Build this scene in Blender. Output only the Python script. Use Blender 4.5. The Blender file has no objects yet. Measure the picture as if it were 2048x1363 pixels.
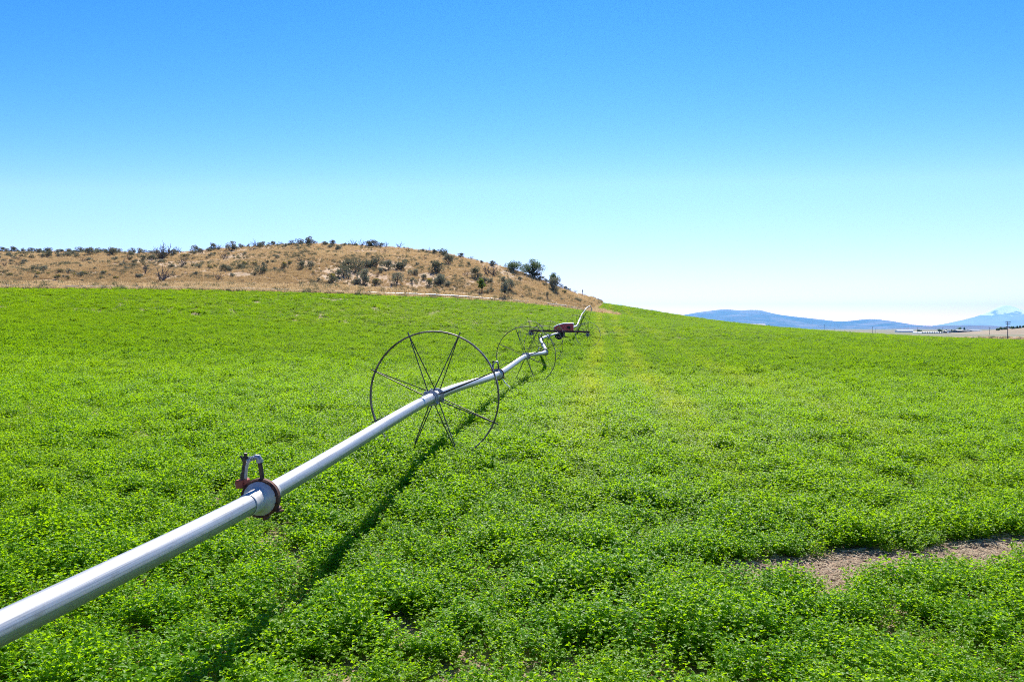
import bpy, math, random
import numpy as np
from mathutils import Vector, Matrix

random.seed(7)
rng = np.random.default_rng(11)
sc = bpy.context.scene
COL = sc.collection

# ------------------------------------------------------------------ camera
F = 1560.0                      # focal length in photo pixels (2048 wide)
CX, HY = 1024.0, 657.0          # image centre column, horizon row
PITCH = math.atan((681.5 - HY) / F)
cam_d = bpy.data.cameras.new('camera')
cam_d.sensor_width = 36.0
cam_d.lens = 36.0 * F / 2048.0
cam_d.clip_start = 0.05
cam_d.clip_end = 120000.0
cam = bpy.data.objects.new('camera', cam_d)
COL.objects.link(cam)
cam.rotation_euler = (math.pi / 2 - PITCH, 0, 0)
sc.camera = cam

# ------------------------------------------------------------------ world, sun, exposure
SUN_EL, SUN_AZ = math.radians(47), math.radians(5)      # azimuth measured from +Y towards +X
w = bpy.data.worlds.new('World')
sc.world = w
w.use_nodes = True
wn = w.node_tree.nodes
wl = w.node_tree.links
bg = wn['Background']
sky = wn.new('ShaderNodeTexSky')
sky.sky_type = 'NISHITA'
sky.sun_disc = False
sky.sun_elevation = SUN_EL
sky.sun_rotation = SUN_AZ
sky.altitude = 0
sky.air_density = 0.4
sky.dust_density = 0.0
sky.ozone_density = 6.0
sp_ = wn.new('ShaderNodeSeparateColor'); cb_ = wn.new('ShaderNodeCombineColor')
wl.new(sky.outputs[0], sp_.inputs[0])
for ch, (k_, pw) in enumerate(((.77, 3.36), (.77, 1.6), (1.2, 1.0))):     # deep polarised blue overhead, white horizon
    a_ = wn.new('ShaderNodeMath'); a_.operation = 'POWER'; a_.inputs[1].default_value = pw
    m_ = wn.new('ShaderNodeMath'); m_.operation = 'MULTIPLY'; m_.inputs[1].default_value = k_
    n_ = wn.new('ShaderNodeMath'); n_.operation = 'MINIMUM'; n_.inputs[1].default_value = (10.0, 8.0, 8.0)[ch]
    wl.new(sp_.outputs[ch], a_.inputs[0]); wl.new(a_.outputs[0], m_.inputs[0]); wl.new(m_.outputs[0], n_.inputs[0])
    if ch < 2:      # red and green rise slowly below the azure
        b_ = wn.new('ShaderNodeMath'); b_.operation = 'POWER'; b_.inputs[1].default_value = (1.35, .7)[ch]
        c_ = wn.new('ShaderNodeMath'); c_.operation = 'MULTIPLY'; c_.inputs[1].default_value = (1.41, 1.9)[ch]
        wl.new(sp_.outputs[ch], b_.inputs[0]); wl.new(b_.outputs[0], c_.inputs[0]); wl.new(c_.outputs[0], n_.inputs[1])
    wl.new(n_.outputs[0], cb_.inputs[ch])
wl.new(cb_.outputs[0], bg.inputs['Color'])
bg.inputs['Strength'].default_value = 0.13
sun_d = bpy.data.lights.new('sun', 'SUN')
sun_d.energy = 5.0
sun_d.angle = math.radians(0.5)
sun_d.color = (1.0, 0.95, 0.87)
sun = bpy.data.objects.new('sun', sun_d)
COL.objects.link(sun)
sv = Vector((math.sin(SUN_AZ) * math.cos(SUN_EL), math.cos(SUN_AZ) * math.cos(SUN_EL), math.sin(SUN_EL)))
sun.rotation_euler = sv.to_track_quat('Z', 'Y').to_euler()
sc.view_settings.view_transform = 'Standard'
sc.view_settings.look = 'None'
sc.view_settings.gamma = 1
sc.view_settings.exposure = 0.85
sc.cycles.max_bounces = 6
sc.cycles.diffuse_bounces = 3
sc.cycles.glossy_bounces = 3
sc.cycles.transmission_bounces = 3
sc.cycles.volume_bounces = 0
sc.cycles.use_denoising = False
sc.cycles.filter_width = 1.0

# ------------------------------------------------------------------ helpers
def P(px, py, d):
    """The point at distance d (along the level axis) seen at photo pixel px, py."""
    return Vector(((px - CX) / F * d, d, -(py - HY) / F * d))

def tag(o, label=None, cat=None, group=None, kind=None):
    if label: o['label'] = label
    if cat: o['category'] = cat
    if group: o['group'] = group
    if kind: o['kind'] = kind
    return o

class MB:
    """Collects shapes; build() links them as one mesh object."""
    def __init__(s):
        s.v = []; s.f = []; s.n = 0; s.m = []
    def add(s, verts, faces, mi=0):
        verts = np.asarray(verts, float)
        s.v.append(verts)
        for f in faces:
            s.f.append(tuple(i + s.n for i in f)); s.m.append(mi)
        s.n += len(verts)
    def tube(s, pts, rad, n=8, cap=True, mi=0):
        pts = [Vector(p) for p in pts]
        if not hasattr(rad, '__len__'): rad = [rad] * len(pts)
        V = []; Fc = []
        up = None
        for i, p in enumerate(pts):
            t = (pts[min(i + 1, len(pts) - 1)] - pts[max(i - 1, 0)]).normalized()
            if up is None:
                up = Vector((0, 0, 1)) if abs(t.z) < .9 else Vector((1, 0, 0))
            a = t.cross(up).normalized(); b = a.cross(t).normalized(); up = b
            for k in range(n):
                th = 2 * math.pi * k / n
                V.append(p + (a * math.cos(th) + b * math.sin(th)) * rad[i])
        for i in range(len(pts) - 1):
            for k in range(n):
                k2 = (k + 1) % n
                Fc.append((i * n + k, i * n + k2, (i + 1) * n + k2, (i + 1) * n + k))
        if cap:
            Fc.append(tuple(range(n - 1, -1, -1)))
            Fc.append(tuple((len(pts) - 1) * n + k for k in range(n)))
        s.add(V, Fc, mi)
    def box(s, c, size, rot=None, mi=0, bev=0.0):
        c = Vector(c); hx, hy, hz = [q / 2 for q in size]
        if bev > 0:
            V = []; 
            for z, k in ((-hz, bev), (-hz + bev, 0), (hz - bev, 0), (hz, bev)):
                for x, y in ((-1, -1), (1, -1), (1, 1), (-1, 1)):
                    V.append(Vector((x * (hx - k), y * (hy - k), z)))
            Fc = [(3, 2, 1, 0), (12, 13, 14, 15)]
            for l in range(3):
                for k in range(4):
                    k2 = (k + 1) % 4
                    Fc.append((l * 4 + k, l * 4 + k2, l * 4 + 4 + k2, l * 4 + 4 + k))
        else:
            V = [Vector((x * hx, y * hy, z * hz)) for z in (-1, 1) for x, y in ((-1, -1), (1, -1), (1, 1), (-1, 1))]
            Fc = [(3, 2, 1, 0), (4, 5, 6, 7), (0, 1, 5, 4), (1, 2, 6, 5), (2, 3, 7, 6), (3, 0, 4, 7)]
        if rot is not None: V = [rot @ q for q in V]
        s.add([q + c for q in V], Fc, mi)
    def lathe(s, prof, origin=(0, 0, 0), rot=None, n=32, mi=0, close=False):
        """prof: (radius, offset along local Y)."""
        V = []; Fc = []; o = Vector(origin)
        for r, y in prof:
            for k in range(n):
                th = 2 * math.pi * k / n
                q = Vector((r * math.cos(th), y, r * math.sin(th)))
                V.append((rot @ q if rot is not None else q) + o)
        m = len(prof)
        for i in range(m if close else m - 1):
            j = (i + 1) % m
            for k in range(n):
                k2 = (k + 1) % n
                Fc.append((i * n + k, j * n + k, j * n + k2, i * n + k2))
        s.add(V, Fc, mi)
    def prism(s, poly, y0, y1, mi=0):
        """poly in local x,z extruded along y."""
        n = len(poly)
        V = [(x, y0, z) for x, z in poly] + [(x, y1, z) for x, z in poly]
        Fc = [tuple(range(n)), tuple(range(2 * n - 1, n - 1, -1))]
        for k in range(n):
            k2 = (k + 1) % n
            Fc.append((k2, k, n + k, n + k2))
        s.add(V, Fc, mi)
    def build(s, name, mat, parent=None, loc=None, smooth=None, attrs=None):
        me = bpy.data.meshes.new(name)
        V = np.concatenate(s.v) if s.v else np.zeros((0, 3))
        me.from_pydata(V.tolist(), [], s.f)
        mats = mat if isinstance(mat, (list, tuple)) else [mat]
        for m in mats: me.materials.append(m)
        if len(mats) > 1: me.polygons.foreach_set('material_index', s.m)
        me.update()
        if smooth is not None: shade(me, smooth)
        o = bpy.data.objects.new(name, me); COL.objects.link(o)
        if parent is not None: o.parent = parent
        if loc is not None: o.location = loc
        return o

def shade(me, ang=40):
    me.polygons.foreach_set('use_smooth', [True] * len(me.polygons))
    if ang < 180:
        try: me.set_sharp_from_angle(angle=math.radians(ang))
        except Exception: pass

def empty(name, loc, parent=None):
    o = bpy.data.objects.new(name, None); COL.objects.link(o)
    o.location = loc; o.empty_display_size = .2
    if parent is not None: o.parent = parent
    return o

def copy_tree(o, parent=None):
    c = o.copy(); COL.objects.link(c); c.parent = parent
    for ch in list(o.children): copy_tree(ch, c)
    return c

def grid_obj(name, X, Y, Z, mat, smooth=True, link=True):
    n, m = X.shape
    V = np.stack([X, Y, Z], -1).reshape(-1, 3)
    i = np.arange(n * m).reshape(n, m)
    Q = np.stack([i[:-1, :-1], i[:-1, 1:], i[1:, 1:], i[1:, :-1]], -1).reshape(-1, 4)
    return mesh_np(name, V, Q, mat, smooth)

def mesh_np(name, V, Q, mat, smooth=False, link=True, vattr=None):
    """V (n,3), Q (m,k) all faces with k corners; vattr {name: per-vertex floats}."""
    me = bpy.data.meshes.new(name)
    k = Q.shape[1]
    me.vertices.add(len(V)); me.vertices.foreach_set('co', np.ascontiguousarray(V, np.float32).ravel())
    me.loops.add(Q.size); me.loops.foreach_set('vertex_index', np.ascontiguousarray(Q, np.int32).ravel())
    me.polygons.add(len(Q))
    me.polygons.foreach_set('loop_start', np.arange(0, Q.size, k, dtype=np.int32))
    me.polygons.foreach_set('loop_total', np.full(len(Q), k, np.int32))
    if smooth: me.polygons.foreach_set('use_smooth', np.ones(len(Q), bool))
    if vattr:
        for a, val in vattr.items():
            at = me.attributes.new(a, 'FLOAT', 'POINT'); at.data.foreach_set('value', np.asarray(val, np.float32))
    me.update(calc_edges=True); me.validate()
    if mat: 
        for m_ in (mat if isinstance(mat, (list, tuple)) else [mat]): me.materials.append(m_)
    o = bpy.data.objects.new(name, me)
    if link: COL.objects.link(o)
    return o

def _h(ix, iy, s):
    n = (ix.astype(np.int64) * 374761393 + iy.astype(np.int64) * 668265263 + s * 1442695041) & 0x7fffffff
    n = ((n ^ (n >> 13)) * 1274126177) & 0x7fffffff
    return ((n ^ (n >> 16)) & 0xffff) / 65535.0
def vnoise(x, y, s=0):
    x = np.asarray(x, float); y = np.asarray(y, float)
    ix = np.floor(x); iy = np.floor(y); fx = x - ix; fy = y - iy
    fx = fx * fx * (3 - 2 * fx); fy = fy * fy * (3 - 2 * fy)
    a = _h(ix, iy, s); b = _h(ix + 1, iy, s); c = _h(ix, iy + 1, s); d = _h(ix + 1, iy + 1, s)
    return (a * (1 - fx) + b * fx) * (1 - fy) + (c * (1 - fx) + d * fx) * fy
def fbm(x, y, s=0, o=4):
    t = 0; a = .5; q = 0
    for k in range(o):
        t = t + a * vnoise(x * 2 ** k, y * 2 ** k, s + k * 17); q += a; a *= .5
    return t / q

# ------------------------------------------------------------------ materials
def new_mat(name):
    m = bpy.data.materials.new(name); m.use_nodes = True
    return m, m.node_tree.nodes, m.node_tree.links, m.node_tree.nodes['Principled BSDF']
def ramp(n, l, src, stops):
    r = n.new('ShaderNodeValToRGB'); e = r.color_ramp.elements
    e[0].position, e[0].color = stops[0][0], (*stops[0][1], 1)
    e[1].position, e[1].color = stops[-1][0], (*stops[-1][1], 1)
    for p, c in stops[1:-1]:
        q = e.new(p); q.color = (*c, 1)
    l.new(src, r.inputs[0]); return r.outputs[0]
def noise(n, l, scale, detail=4, vec=None, rough=.55, mapscale=None, coord='Object'):
    t = n.new('ShaderNodeTexNoise'); t.inputs['Scale'].default_value = scale
    t.inputs['Detail'].default_value = detail; t.inputs['Roughness'].default_value = rough
    if vec is None:
        tc = n.new('ShaderNodeTexCoord'); vec = tc.outputs[coord]
    if mapscale:
        mp = n.new('ShaderNodeMapping'); mp.inputs['Scale'].default_value = mapscale
        l.new(vec, mp.inputs['Vector']); vec = mp.outputs[0]
    l.new(vec, t.inputs['Vector']); return t.outputs['Fac']
def mix(n, l, fac, a, b, mode='MIX'):
    t = n.new('ShaderNodeMix'); t.data_type = 'RGBA'; t.blend_type = mode
    for s, v in ((t.inputs[0], fac), (t.inputs[6], a), (t.inputs[7], b)):
        if hasattr(v, 'is_linked') or hasattr(v, 'links'): l.new(v, s)
        elif isinstance(v, (int, float)): s.default_value = v
        else: s.default_value = (*v, 1)
    return t.outputs[2]
def bump(n, l, p, h, strength=.4, dist=.02):
    b = n.new('ShaderNodeBump'); b.inputs['Strength'].default_value = strength
    b.inputs['Distance'].default_value = dist
    l.new(h, b.inputs['Height']); l.new(b.outputs[0], p.inputs['Normal'])

def noisy(name, c1, c2, scale=8, rough=.8, metal=0, bmp=.3, dist=.01, lo=.35, hi=.65, mapscale=None, spec=.4):
    m, n, l, p = new_mat(name)
    f = noise(n, l, scale, 6, mapscale=mapscale)
    l.new(ramp(n, l, f, [(lo, c1), (hi, c2)]), p.inputs['Base Color'])
    p.inputs['Roughness'].default_value = rough; p.inputs['Metallic'].default_value = metal
    p.inputs['Specular IOR Level'].default_value = spec
    if bmp: bump(n, l, p, f, bmp, dist)
    return m

def leaf_mat(name, c_lo, c_hi, c_tone, trans, tmix=.4, rough=.45, spec=.5, inst=True):
    """Thin foliage: per-leaf tint, per-plant tone, light passing through."""
    m, n, l, p = new_mat(name)
    a = n.new('ShaderNodeAttribute'); a.attribute_name = 'tint'
    col = ramp(n, l, a.outputs['Fac'], [(0, c_lo), (1, c_hi)])
    tr = trans
    if inst:
        b = n.new('ShaderNodeAttribute'); b.attribute_type = 'INSTANCER'; b.attribute_name = 'tone'
        col = mix(n, l, b.outputs['Fac'], col, c_tone)
        tr = mix(n, l, b.outputs['Fac'], trans, tuple(min(1, 1.1 * q) for q in c_tone))
    l.new(col, p.inputs['Base Color'])
    p.inputs['Roughness'].default_value = rough
    p.inputs['Specular IOR Level'].default_value = spec
    t = n.new('ShaderNodeBsdfTranslucent')
    if isinstance(tr, tuple): t.inputs['Color'].default_value = (*tr, 1)
    else: l.new(tr, t.inputs['Color'])
    ms = n.new('ShaderNodeMixShader'); ms.inputs[0].default_value = tmix
    l.new(p.outputs[0], ms.inputs[1]); l.new(t.outputs[0], ms.inputs[2])
    l.new(ms.outputs[0], n['Material Output'].inputs['Surface'])
    return m

M = {}
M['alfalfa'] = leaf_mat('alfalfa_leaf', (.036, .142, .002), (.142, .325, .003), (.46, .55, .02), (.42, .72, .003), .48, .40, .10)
M['alfalfa_far'] = leaf_mat('alfalfa_leaf_far', (.030, .116, .002), (.100, .248, .003), (.46, .55, .025), (.32, .57, .003), .48, .5, .03)
M['stem'] = noisy('alfalfa_stem', (.06, .13, .03), (.12, .17, .05), 20, .6, bmp=0)
M['drygrass'] = leaf_mat('dry_grass_blade', (.50, .375, .20), (.78, .63, .41), (.47, .335, .165), (.74, .55, .28), .45, .7, .1)
M['sage'] = leaf_mat('sage_leaf', (.17, .18, .125), (.38, .38, .28), (.2, .2, .1), (.26, .27, .17), .3, .75, .15, False)
M['sagedark'] = leaf_mat('sage_leaf_dark', (.10, .11, .075), (.26, .27, .19), (.2, .2, .1), (.2, .21, .12), .3, .75, .15, False)
M['yellowflower'] = leaf_mat('yellow_flower', (.42, .30, .02), (.62, .46, .04), (.2, .2, .1), (.5, .4, .04), .3, .7, .15, False)
M['greenleaf'] = leaf_mat('green_shrub_leaf', (.07, .13, .015), (.16, .23, .03), (.2, .2, .1), (.22, .32, .04), .35, .6, .3, False)
M['treeleaf'] = leaf_mat('tree_leaf', (.065, .115, .055), (.18, .25, .12), (.2, .2, .1), (.2, .28, .1), .33, .6, .3, False)
M['weed'] = leaf_mat('weed_leaf', (.08, .10, .045), (.20, .21, .12), (.24, .21, .12), (.18, .2, .09), .3, .7, .2)
M['twig'] = noisy('dead_twig', (.10, .085, .075), (.21, .18, .155), 9, .85, bmp=0)
M['bark'] = noisy('bark', (.05, .040, .032), (.12, .10, .08), 14, .9)
M['straw'] = noisy('straw', (.42, .33, .2), (.62, .52, .36), 9, .8, bmp=0)

# ---- aluminium with lengthwise streaks, water stains and dull spots
m, n, l, p = new_mat('aluminium_pipe')
tc = n.new('ShaderNodeTexCoord')
st = noise(n, l, 1.0, 6, tc.outputs['UV'], .6, (1.5, 60, 1))
sp = noise(n, l, 1.0, 5, tc.outputs['UV'], .6, (14, 9, 1))
base = ramp(n, l, st, [(.3, (.25, .25, .25)), (.45, (.40, .40, .40)), (.7, (.50, .50, .495))])
dirt = ramp(n, l, sp, [(.55, (0, 0, 0)), (.75, (1, 1, 1))])
l.new(mix(n, l, mix(n, l, .8, (0, 0, 0), dirt), base, (.27, .26, .235)), p.inputs['Base Color'])
p.inputs['Metallic'].default_value = .76
rr = n.new('ShaderNodeMapRange'); l.new(st, rr.inputs[0]); rr.inputs[3].default_value = .38; rr.inputs[4].default_value = .60
l.new(rr.outputs[0], p.inputs['Roughness'])
bump(n, l, p, st, .12, .004)
M['pipe'] = m
M['castal'] = noisy('cast_aluminium', (.46, .445, .42), (.60, .58, .54), 30, .6, .3, .2, .004)
M['rim'] = noisy('weathered_steel', (.06, .052, .048), (.22, .19, .17), 9, .42, .7, .25, .004)
M['rust'] = noisy('rusty_clamp', (.055, .022, .016), (.15, .065, .042), 26, .75, .3, .4, .004)
M['darksteel'] = noisy('dark_steel', (.045, .045, .045), (.14, .12, .10), 22, .5, .7, .3, .003)
M['greysteel'] = noisy('galvanised_fitting', (.30, .31, .33), (.50, .51, .53), 28, .45, .6, .2, .003)
M['darkrust'] = noisy('brown_pipe_fitting', (.05, .035, .028), (.15, .10, .075), 30, .6, .4, .3, .003)
M['palerim'] = noisy('sunlit_rim_steel', (.20, .19, .18), (.42, .40, .38), 9, .42, .55, .2, .004)  # lighter copy of the rim steel, sunlight on the mover wheels put into colour
M['redweight'] = noisy('red_oxide_weight', (.30, .065, .035), (.48, .14, .085), 22, .7, 0, .3, .003)
M['redpaint'] = noisy('faded_red_paint', (.58, .045, .06), (.74, .09, .10), 5, .38, 0, .1, .004)
M['redbeam'] = noisy('dark_red_paint', (.07, .012, .018), (.13, .024, .03), 6, .5, 0, .2, .004)
M['black'] = noisy('black_rubber', (.012, .012, .012), (.035, .033, .03), 12, .6, 0, .2, .004)
M['yellow'] = noisy('yellow_paint', (.45, .30, .03), (.60, .42, .05), 12, .5)
M['greenpaint'] = noisy('green_paint', (.06, .16, .10), (.10, .22, .14), 12, .5)
M['label'] = noisy('blue_sticker', (.10, .16, .34), (.2, .27, .45), 30, .5, bmp=0)
M['whitepipe'] = noisy('white_mainline', (.62, .61, .58), (.82, .81, .79), 3, .45, .3, 0)
M['wood'] = noisy('weathered_wood', (.10, .085, .07), (.19, .16, .135), 4, .9, mapscale=(6, 6, 1))
M['porcelain'] = noisy('grey_insulator', (.2, .2, .2), (.35, .35, .35), 4, .4, bmp=0)
M['tank'] = noisy('grey_tank_paint', (.16, .17, .18), (.24, .25, .26), 4, .5, bmp=0)
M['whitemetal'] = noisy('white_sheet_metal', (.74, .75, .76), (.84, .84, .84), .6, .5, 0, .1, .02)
M['plastic'] = noisy('white_greenhouse_film', (.68, .71, .74), (.84, .85, .86), .3, .5, 0, 0)
M['barnwall'] = noisy('barn_board', (.075, .08, .10), (.14, .14, .16), .5, .85, 0, .2, .02)
M['barnroof'] = noisy('grey_tin_roof', (.20, .22, .25), (.32, .33, .35), .5, .5, .3, .1, .02)
M['barntan'] = noisy('pale_tin_roof', (.55, .52, .45), (.68, .65, .58), .5, .5, 0, .1, .02)
M['opening'] = noisy('dark_interior', (.02, .02, .025), (.04, .04, .045), 1, .9, bmp=0)

# ---- field soil
m, n, l, p = new_mat('field_soil')
f1 = noise(n, l, 3.0, 8); f2 = noise(n, l, 28, 6, rough=.7); f3 = noise(n, l, .6, 3)
c = ramp(n, l, f2, [(.3, (.09, .055, .035)), (.5, (.30, .205, .135)), (.68, (.56, .43, .30))])
c = mix(n, l, ramp(n, l, f1, [(.4, (0, 0, 0)), (.65, (1, 1, 1))]), c, (.33, .225, .145))
l.new(c, p.inputs['Base Color']); p.inputs['Roughness'].default_value = .95
bump(n, l, p, f2, .8, .03)
M['soil'] = m

# ---- hill soil with dry litter
m, n, l, p = new_mat('hill_soil')
f1 = noise(n, l, .12, 6); f2 = noise(n, l, 1.3, 8, rough=.7)
c = ramp(n, l, f2, [(.3, (.24, .16, .09)), (.5, (.45, .32, .18)), (.7, (.66, .51, .31))])
c = mix(n, l, ramp(n, l, f1, [(.42, (0, 0, 0)), (.62, (.8, .8, .8))]), c, (.40, .26, .145))
l.new(c, p.inputs['Base Color']); p.inputs['Roughness'].default_value = .95
bump(n, l, p, f2, .7, .2)
M['hill'] = m

# ---- plain: strips of stubble, pasture and bare ground
m, n, l, p = new_mat('plain_fields')
f1 = noise(n, l, 1.0, 3, mapscale=(.0011, .0045, 1)); f2 = noise(n, l, 1.0, 6, mapscale=(.02, .05, 1), rough=.7)
c = ramp(n, l, f1, [(.30, (.26, .18, .10)), (.40, (.22, .17, .08)), (.44, (.09, .13, .045)), (.57, (.12, .155, .06)), (.61, (.28, .20, .11)), (.75, (.32, .22, .14))])
c = mix(n, l, .35, c, ramp(n, l, f2, [(.35, (.12, .10, .05)), (.65, (.34, .25, .14))]))
l.new(c, p.inputs['Base Color']); p.inputs['Roughness'].default_value = .95
M['plain'] = m
M['mound'] = noisy('stubble_mound', (.24, .18, .11), (.32, .25, .16), .02, .95, 0, 0, mapscale=(1, 3, 1))
M['gravel'] = noisy('pale_gravel', (.42, .39, .34), (.58, .55, .5), .4, .95, 0, 0)

# ---- forested range with burnt and cleared patches
def range_mat(name, forest, clear, sc_=.0011, lo=.5, hi=.66):
    m, n, l, p = new_mat(name)
    f1 = noise(n, l, sc_, 6, rough=.6, mapscale=(1, 1, 3)); f2 = noise(n, l, sc_ * 9, 5)
    c = mix(n, l, ramp(n, l, f1, [(lo, (0, 0, 0)), (hi, (1, 1, 1))]), forest, clear)
    c = mix(n, l, .3, c, ramp(n, l, f2, [(.35, tuple(.5 * q for q in forest)), (.65, clear)]))
    l.new(c, p.inputs['Base Color']); p.inputs['Roughness'].default_value = .95
    return m
M['range'] = range_mat('forested_hills', (.010, .034, .044), (.22, .165, .15), .0011, .47, .62)
M['ridge'] = range_mat('scrub_ridge', (.05, .045, .05), (.19, .12, .11), .0016, .38, .6)
# ---- snow on the high slopes
m, n, l, p = new_mat('snow_mountain')
g = n.new('ShaderNodeNewGeometry'); sx = n.new('ShaderNodeSeparateXYZ'); l.new(g.outputs['Position'], sx.inputs[0])
f1 = noise(n, l, .0016, 8, rough=.65, mapscale=(1.6, 1, .8)); f2 = noise(n, l, .0006, 3)
mr = n.new('ShaderNodeMapRange'); l.new(sx.outputs['Z'], mr.inputs[0])
mr.inputs[1].default_value = 190; mr.inputs[2].default_value = 660; mr.inputs[3].default_value = -.33; mr.inputs[4].default_value = .20
ad = n.new('ShaderNodeMath'); l.new(mr.outputs[0], ad.inputs[0]); l.new(f1, ad.inputs[1])
sn = ramp(n, l, ad.outputs[0], [(.50, (0, 0, 0)), (.56, (1, 1, 1))])
l.new(mix(n, l, sn, (.26, .30, .35), (.93, .94, .95)), p.inputs['Base Color']); p.inputs['Roughness'].default_value = .8  # bare slopes painted pale blue-grey, standing in for thicker haze
M['snow'] = m

# ------------------------------------------------------------------ wheel line: measured points (photo px, py, distance)
HUBS = [(868, 793, 10.1), (1052, 712, 22.2), (1087, 690, 34.0), (1097, 671.5, 44.0), (1154, 650.5, 62.0), (1161, 635, 76.0), (1167, 624, 92.0)]
COUP = [(520, 996, 4.98), (996, 748, 16.3), (1090, 704, 28.0), (1082, 678, 39.5)]
MOV = (1119, 665, 49.0)
R = .855
back = P(0, 1256, 2.83); d0 = (P(520, 996, 4.98) - back)
NODES = [back - d0 * 3.0 + Vector((0, 0, .18)), back - d0 * 1.2 + Vector((0, 0, .04)), back, P(*COUP[0]), P(*HUBS[0]), P(*COUP[1]), P(*HUBS[1]), P(*COUP[2]), P(*HUBS[2]),
         P(*COUP[3]), P(*HUBS[3]), P(*MOV), P(1147, 654, 57), P(*HUBS[4]), P(1158, 641, 70), P(*HUBS[5]), P(1164, 628, 84), P(*HUBS[6]), P(1173, 615.5, 108), P(1179, 612, 118)]

# ------------------------------------------------------------------ field surface (thin-plate spline through measured points)
EDGE_PX = np.array([-900, -500, -200, 0, 330, 600, 800, 1050, 1130, 1180, 1205])
EDGE_PY = np.array([576, 575, 575, 575.5, 577, 583, 590, 606, 616, 624, 606])
EDGE_D = np.array([110, 98, 95, 95, 98, 104, 110, 118, 123, 127, 165])
EDGE_PY[-1] = 605
ctrl = []
for h_ in HUBS:
    q = P(*h_); ctrl.append((q.x, q.y, q.z - R + .02))
q = P(*MOV); ctrl.append((q.x, q.y, q.z - .92))
ctrl += [(-1.5, 4.5, -2.04), (-1.4, 7, -1.93), (0, 0, -2.12), (2, 4, -2.06), (3, 6.5, -2.02), (5, 4, -2.07), (-6, 3, -2.0), (-6, 9, -1.72), (0, -8, -2.3),
         (10, 8, -2.0), (9, 16, -1.85), (22, 30, -1.75), (-12, 20, -1.3), (-25, 30, -.7), (20, -8, -2.3), (-20, -8, -2.2), (-20, 8, -1.7), (25, 8, -2.1),
         (42, 60, -1.75), (60, 90, -1.75), (72, 112, -2.0)]
for px, py, d in zip(EDGE_PX, EDGE_PY, EDGE_D):
    q = P(px, py, d); ctrl.append((q.x, q.y, q.z - .2))
for px, py, d in ((1205, 606, 165), (1250, 613, 172), (1300, 626, 180), (1400, 645, 185), (1500, 661, 180), (1640, 669, 165), (1760, 671, 150), (1900, 675, 130), (2048, 680, 115)):
    q = P(px, py, d); ctrl.append((q.x, q.y, q.z - .22))
for px, d in ((1250, 240), (1400, 250), (1640, 230), (1900, 200), (2150, 170)):
    q = P(px, HY, d); ctrl.append((q.x, q.y, {1250: 4.5, 1400: 1.5, 1640: -3.0, 1900: -5.0, 2150: -5.5}[px]))
ctrl += [(110, 100, -4.0), (80, 40, -2.6), (140, 60, -6), (150, 150, -8), (-150, 60, 3.6), (-90, 40, 1.5), (-120, 0, 1.5), (0, -120, -3.5), (100, -60, -5), (-100, -80, -1)]
CT = np.array(ctrl); 
def _U(r2): return np.where(r2 > 1e-9, r2 * np.log(np.maximum(r2, 1e-9)), 0)
_s = 30.0
_c = CT[:, :2] / _s
_K = _U(((_c[:, None] - _c[None]) ** 2).sum(-1)) + np.eye(len(CT)) * .004
_Pm = np.concatenate([np.ones((len(CT), 1)), _c], 1)
_A = np.block([[_K, _Pm], [_Pm.T, np.zeros((3, 3))]])
_W = np.linalg.solve(_A, np.concatenate([CT[:, 2], np.zeros(3)]))
def field_z(x, y):
    x = np.asarray(x, float); y = np.asarray(y, float); sh = x.shape
    q = np.stack([x.ravel(), y.ravel()], -1) / _s
    out = np.zeros(len(q))
    for a in range(0, len(q), 20000):
        b = q[a:a + 20000]
        out[a:a + 20000] = _U(((b[:, None] - _c[None]) ** 2).sum(-1)) @ _W[:-3] + _W[-3] + b @ _W[-2:]
    return out.reshape(sh)
def px_of(x, y): return CX + F * x / np.maximum(y, 1e-3)
def edge_d(px): return np.interp(px, EDGE_PX, EDGE_D)
def beyond_edge(x, y):
    """Metres past the foot of the hill (negative in the field)."""
    px = px_of(x, y)
    e = np.where((y > 1) & (px < 1206), y - edge_d(px), -1)
    return e
def ground_z(x, y):
    r = np.hypot(x, y)
    z = field_z(np.clip(x, -170, 170), np.clip(y, -130, 260))
    z = z + .05 * (fbm(np.asarray(x) * .7, np.asarray(y) * .7, 3, 3) - .5)
    z = z - .35 * np.clip(beyond_edge(x, y) - 1.0, 0, 30)
    k = np.clip((r - 200) / 120, 0, 1); k = k * k * (3 - 2 * k)
    return z * (1 - k) + np.minimum(z, -12.0) * k

def sz(x, y): return float(ground_z(np.array([x]), np.array([y]))[0])

def build_ground():
    na = 721
    th = np.concatenate([np.linspace(-math.pi, -1.0, 90)[:-1], np.linspace(-1.0, 1.0, 420), np.linspace(1.0, math.pi, 90)[1:]])
    rr_ = np.concatenate([[0.02], np.geomspace(.6, 330, 210)])
    T, Rr = np.meshgrid(th, rr_)
    X = Rr * np.sin(T); Y = Rr * np.cos(T)
    o = grid_obj('field_ground', X, Y, ground_z(X, Y), M['soil'])
    tag(o, kind='structure')
build_ground()

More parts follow.
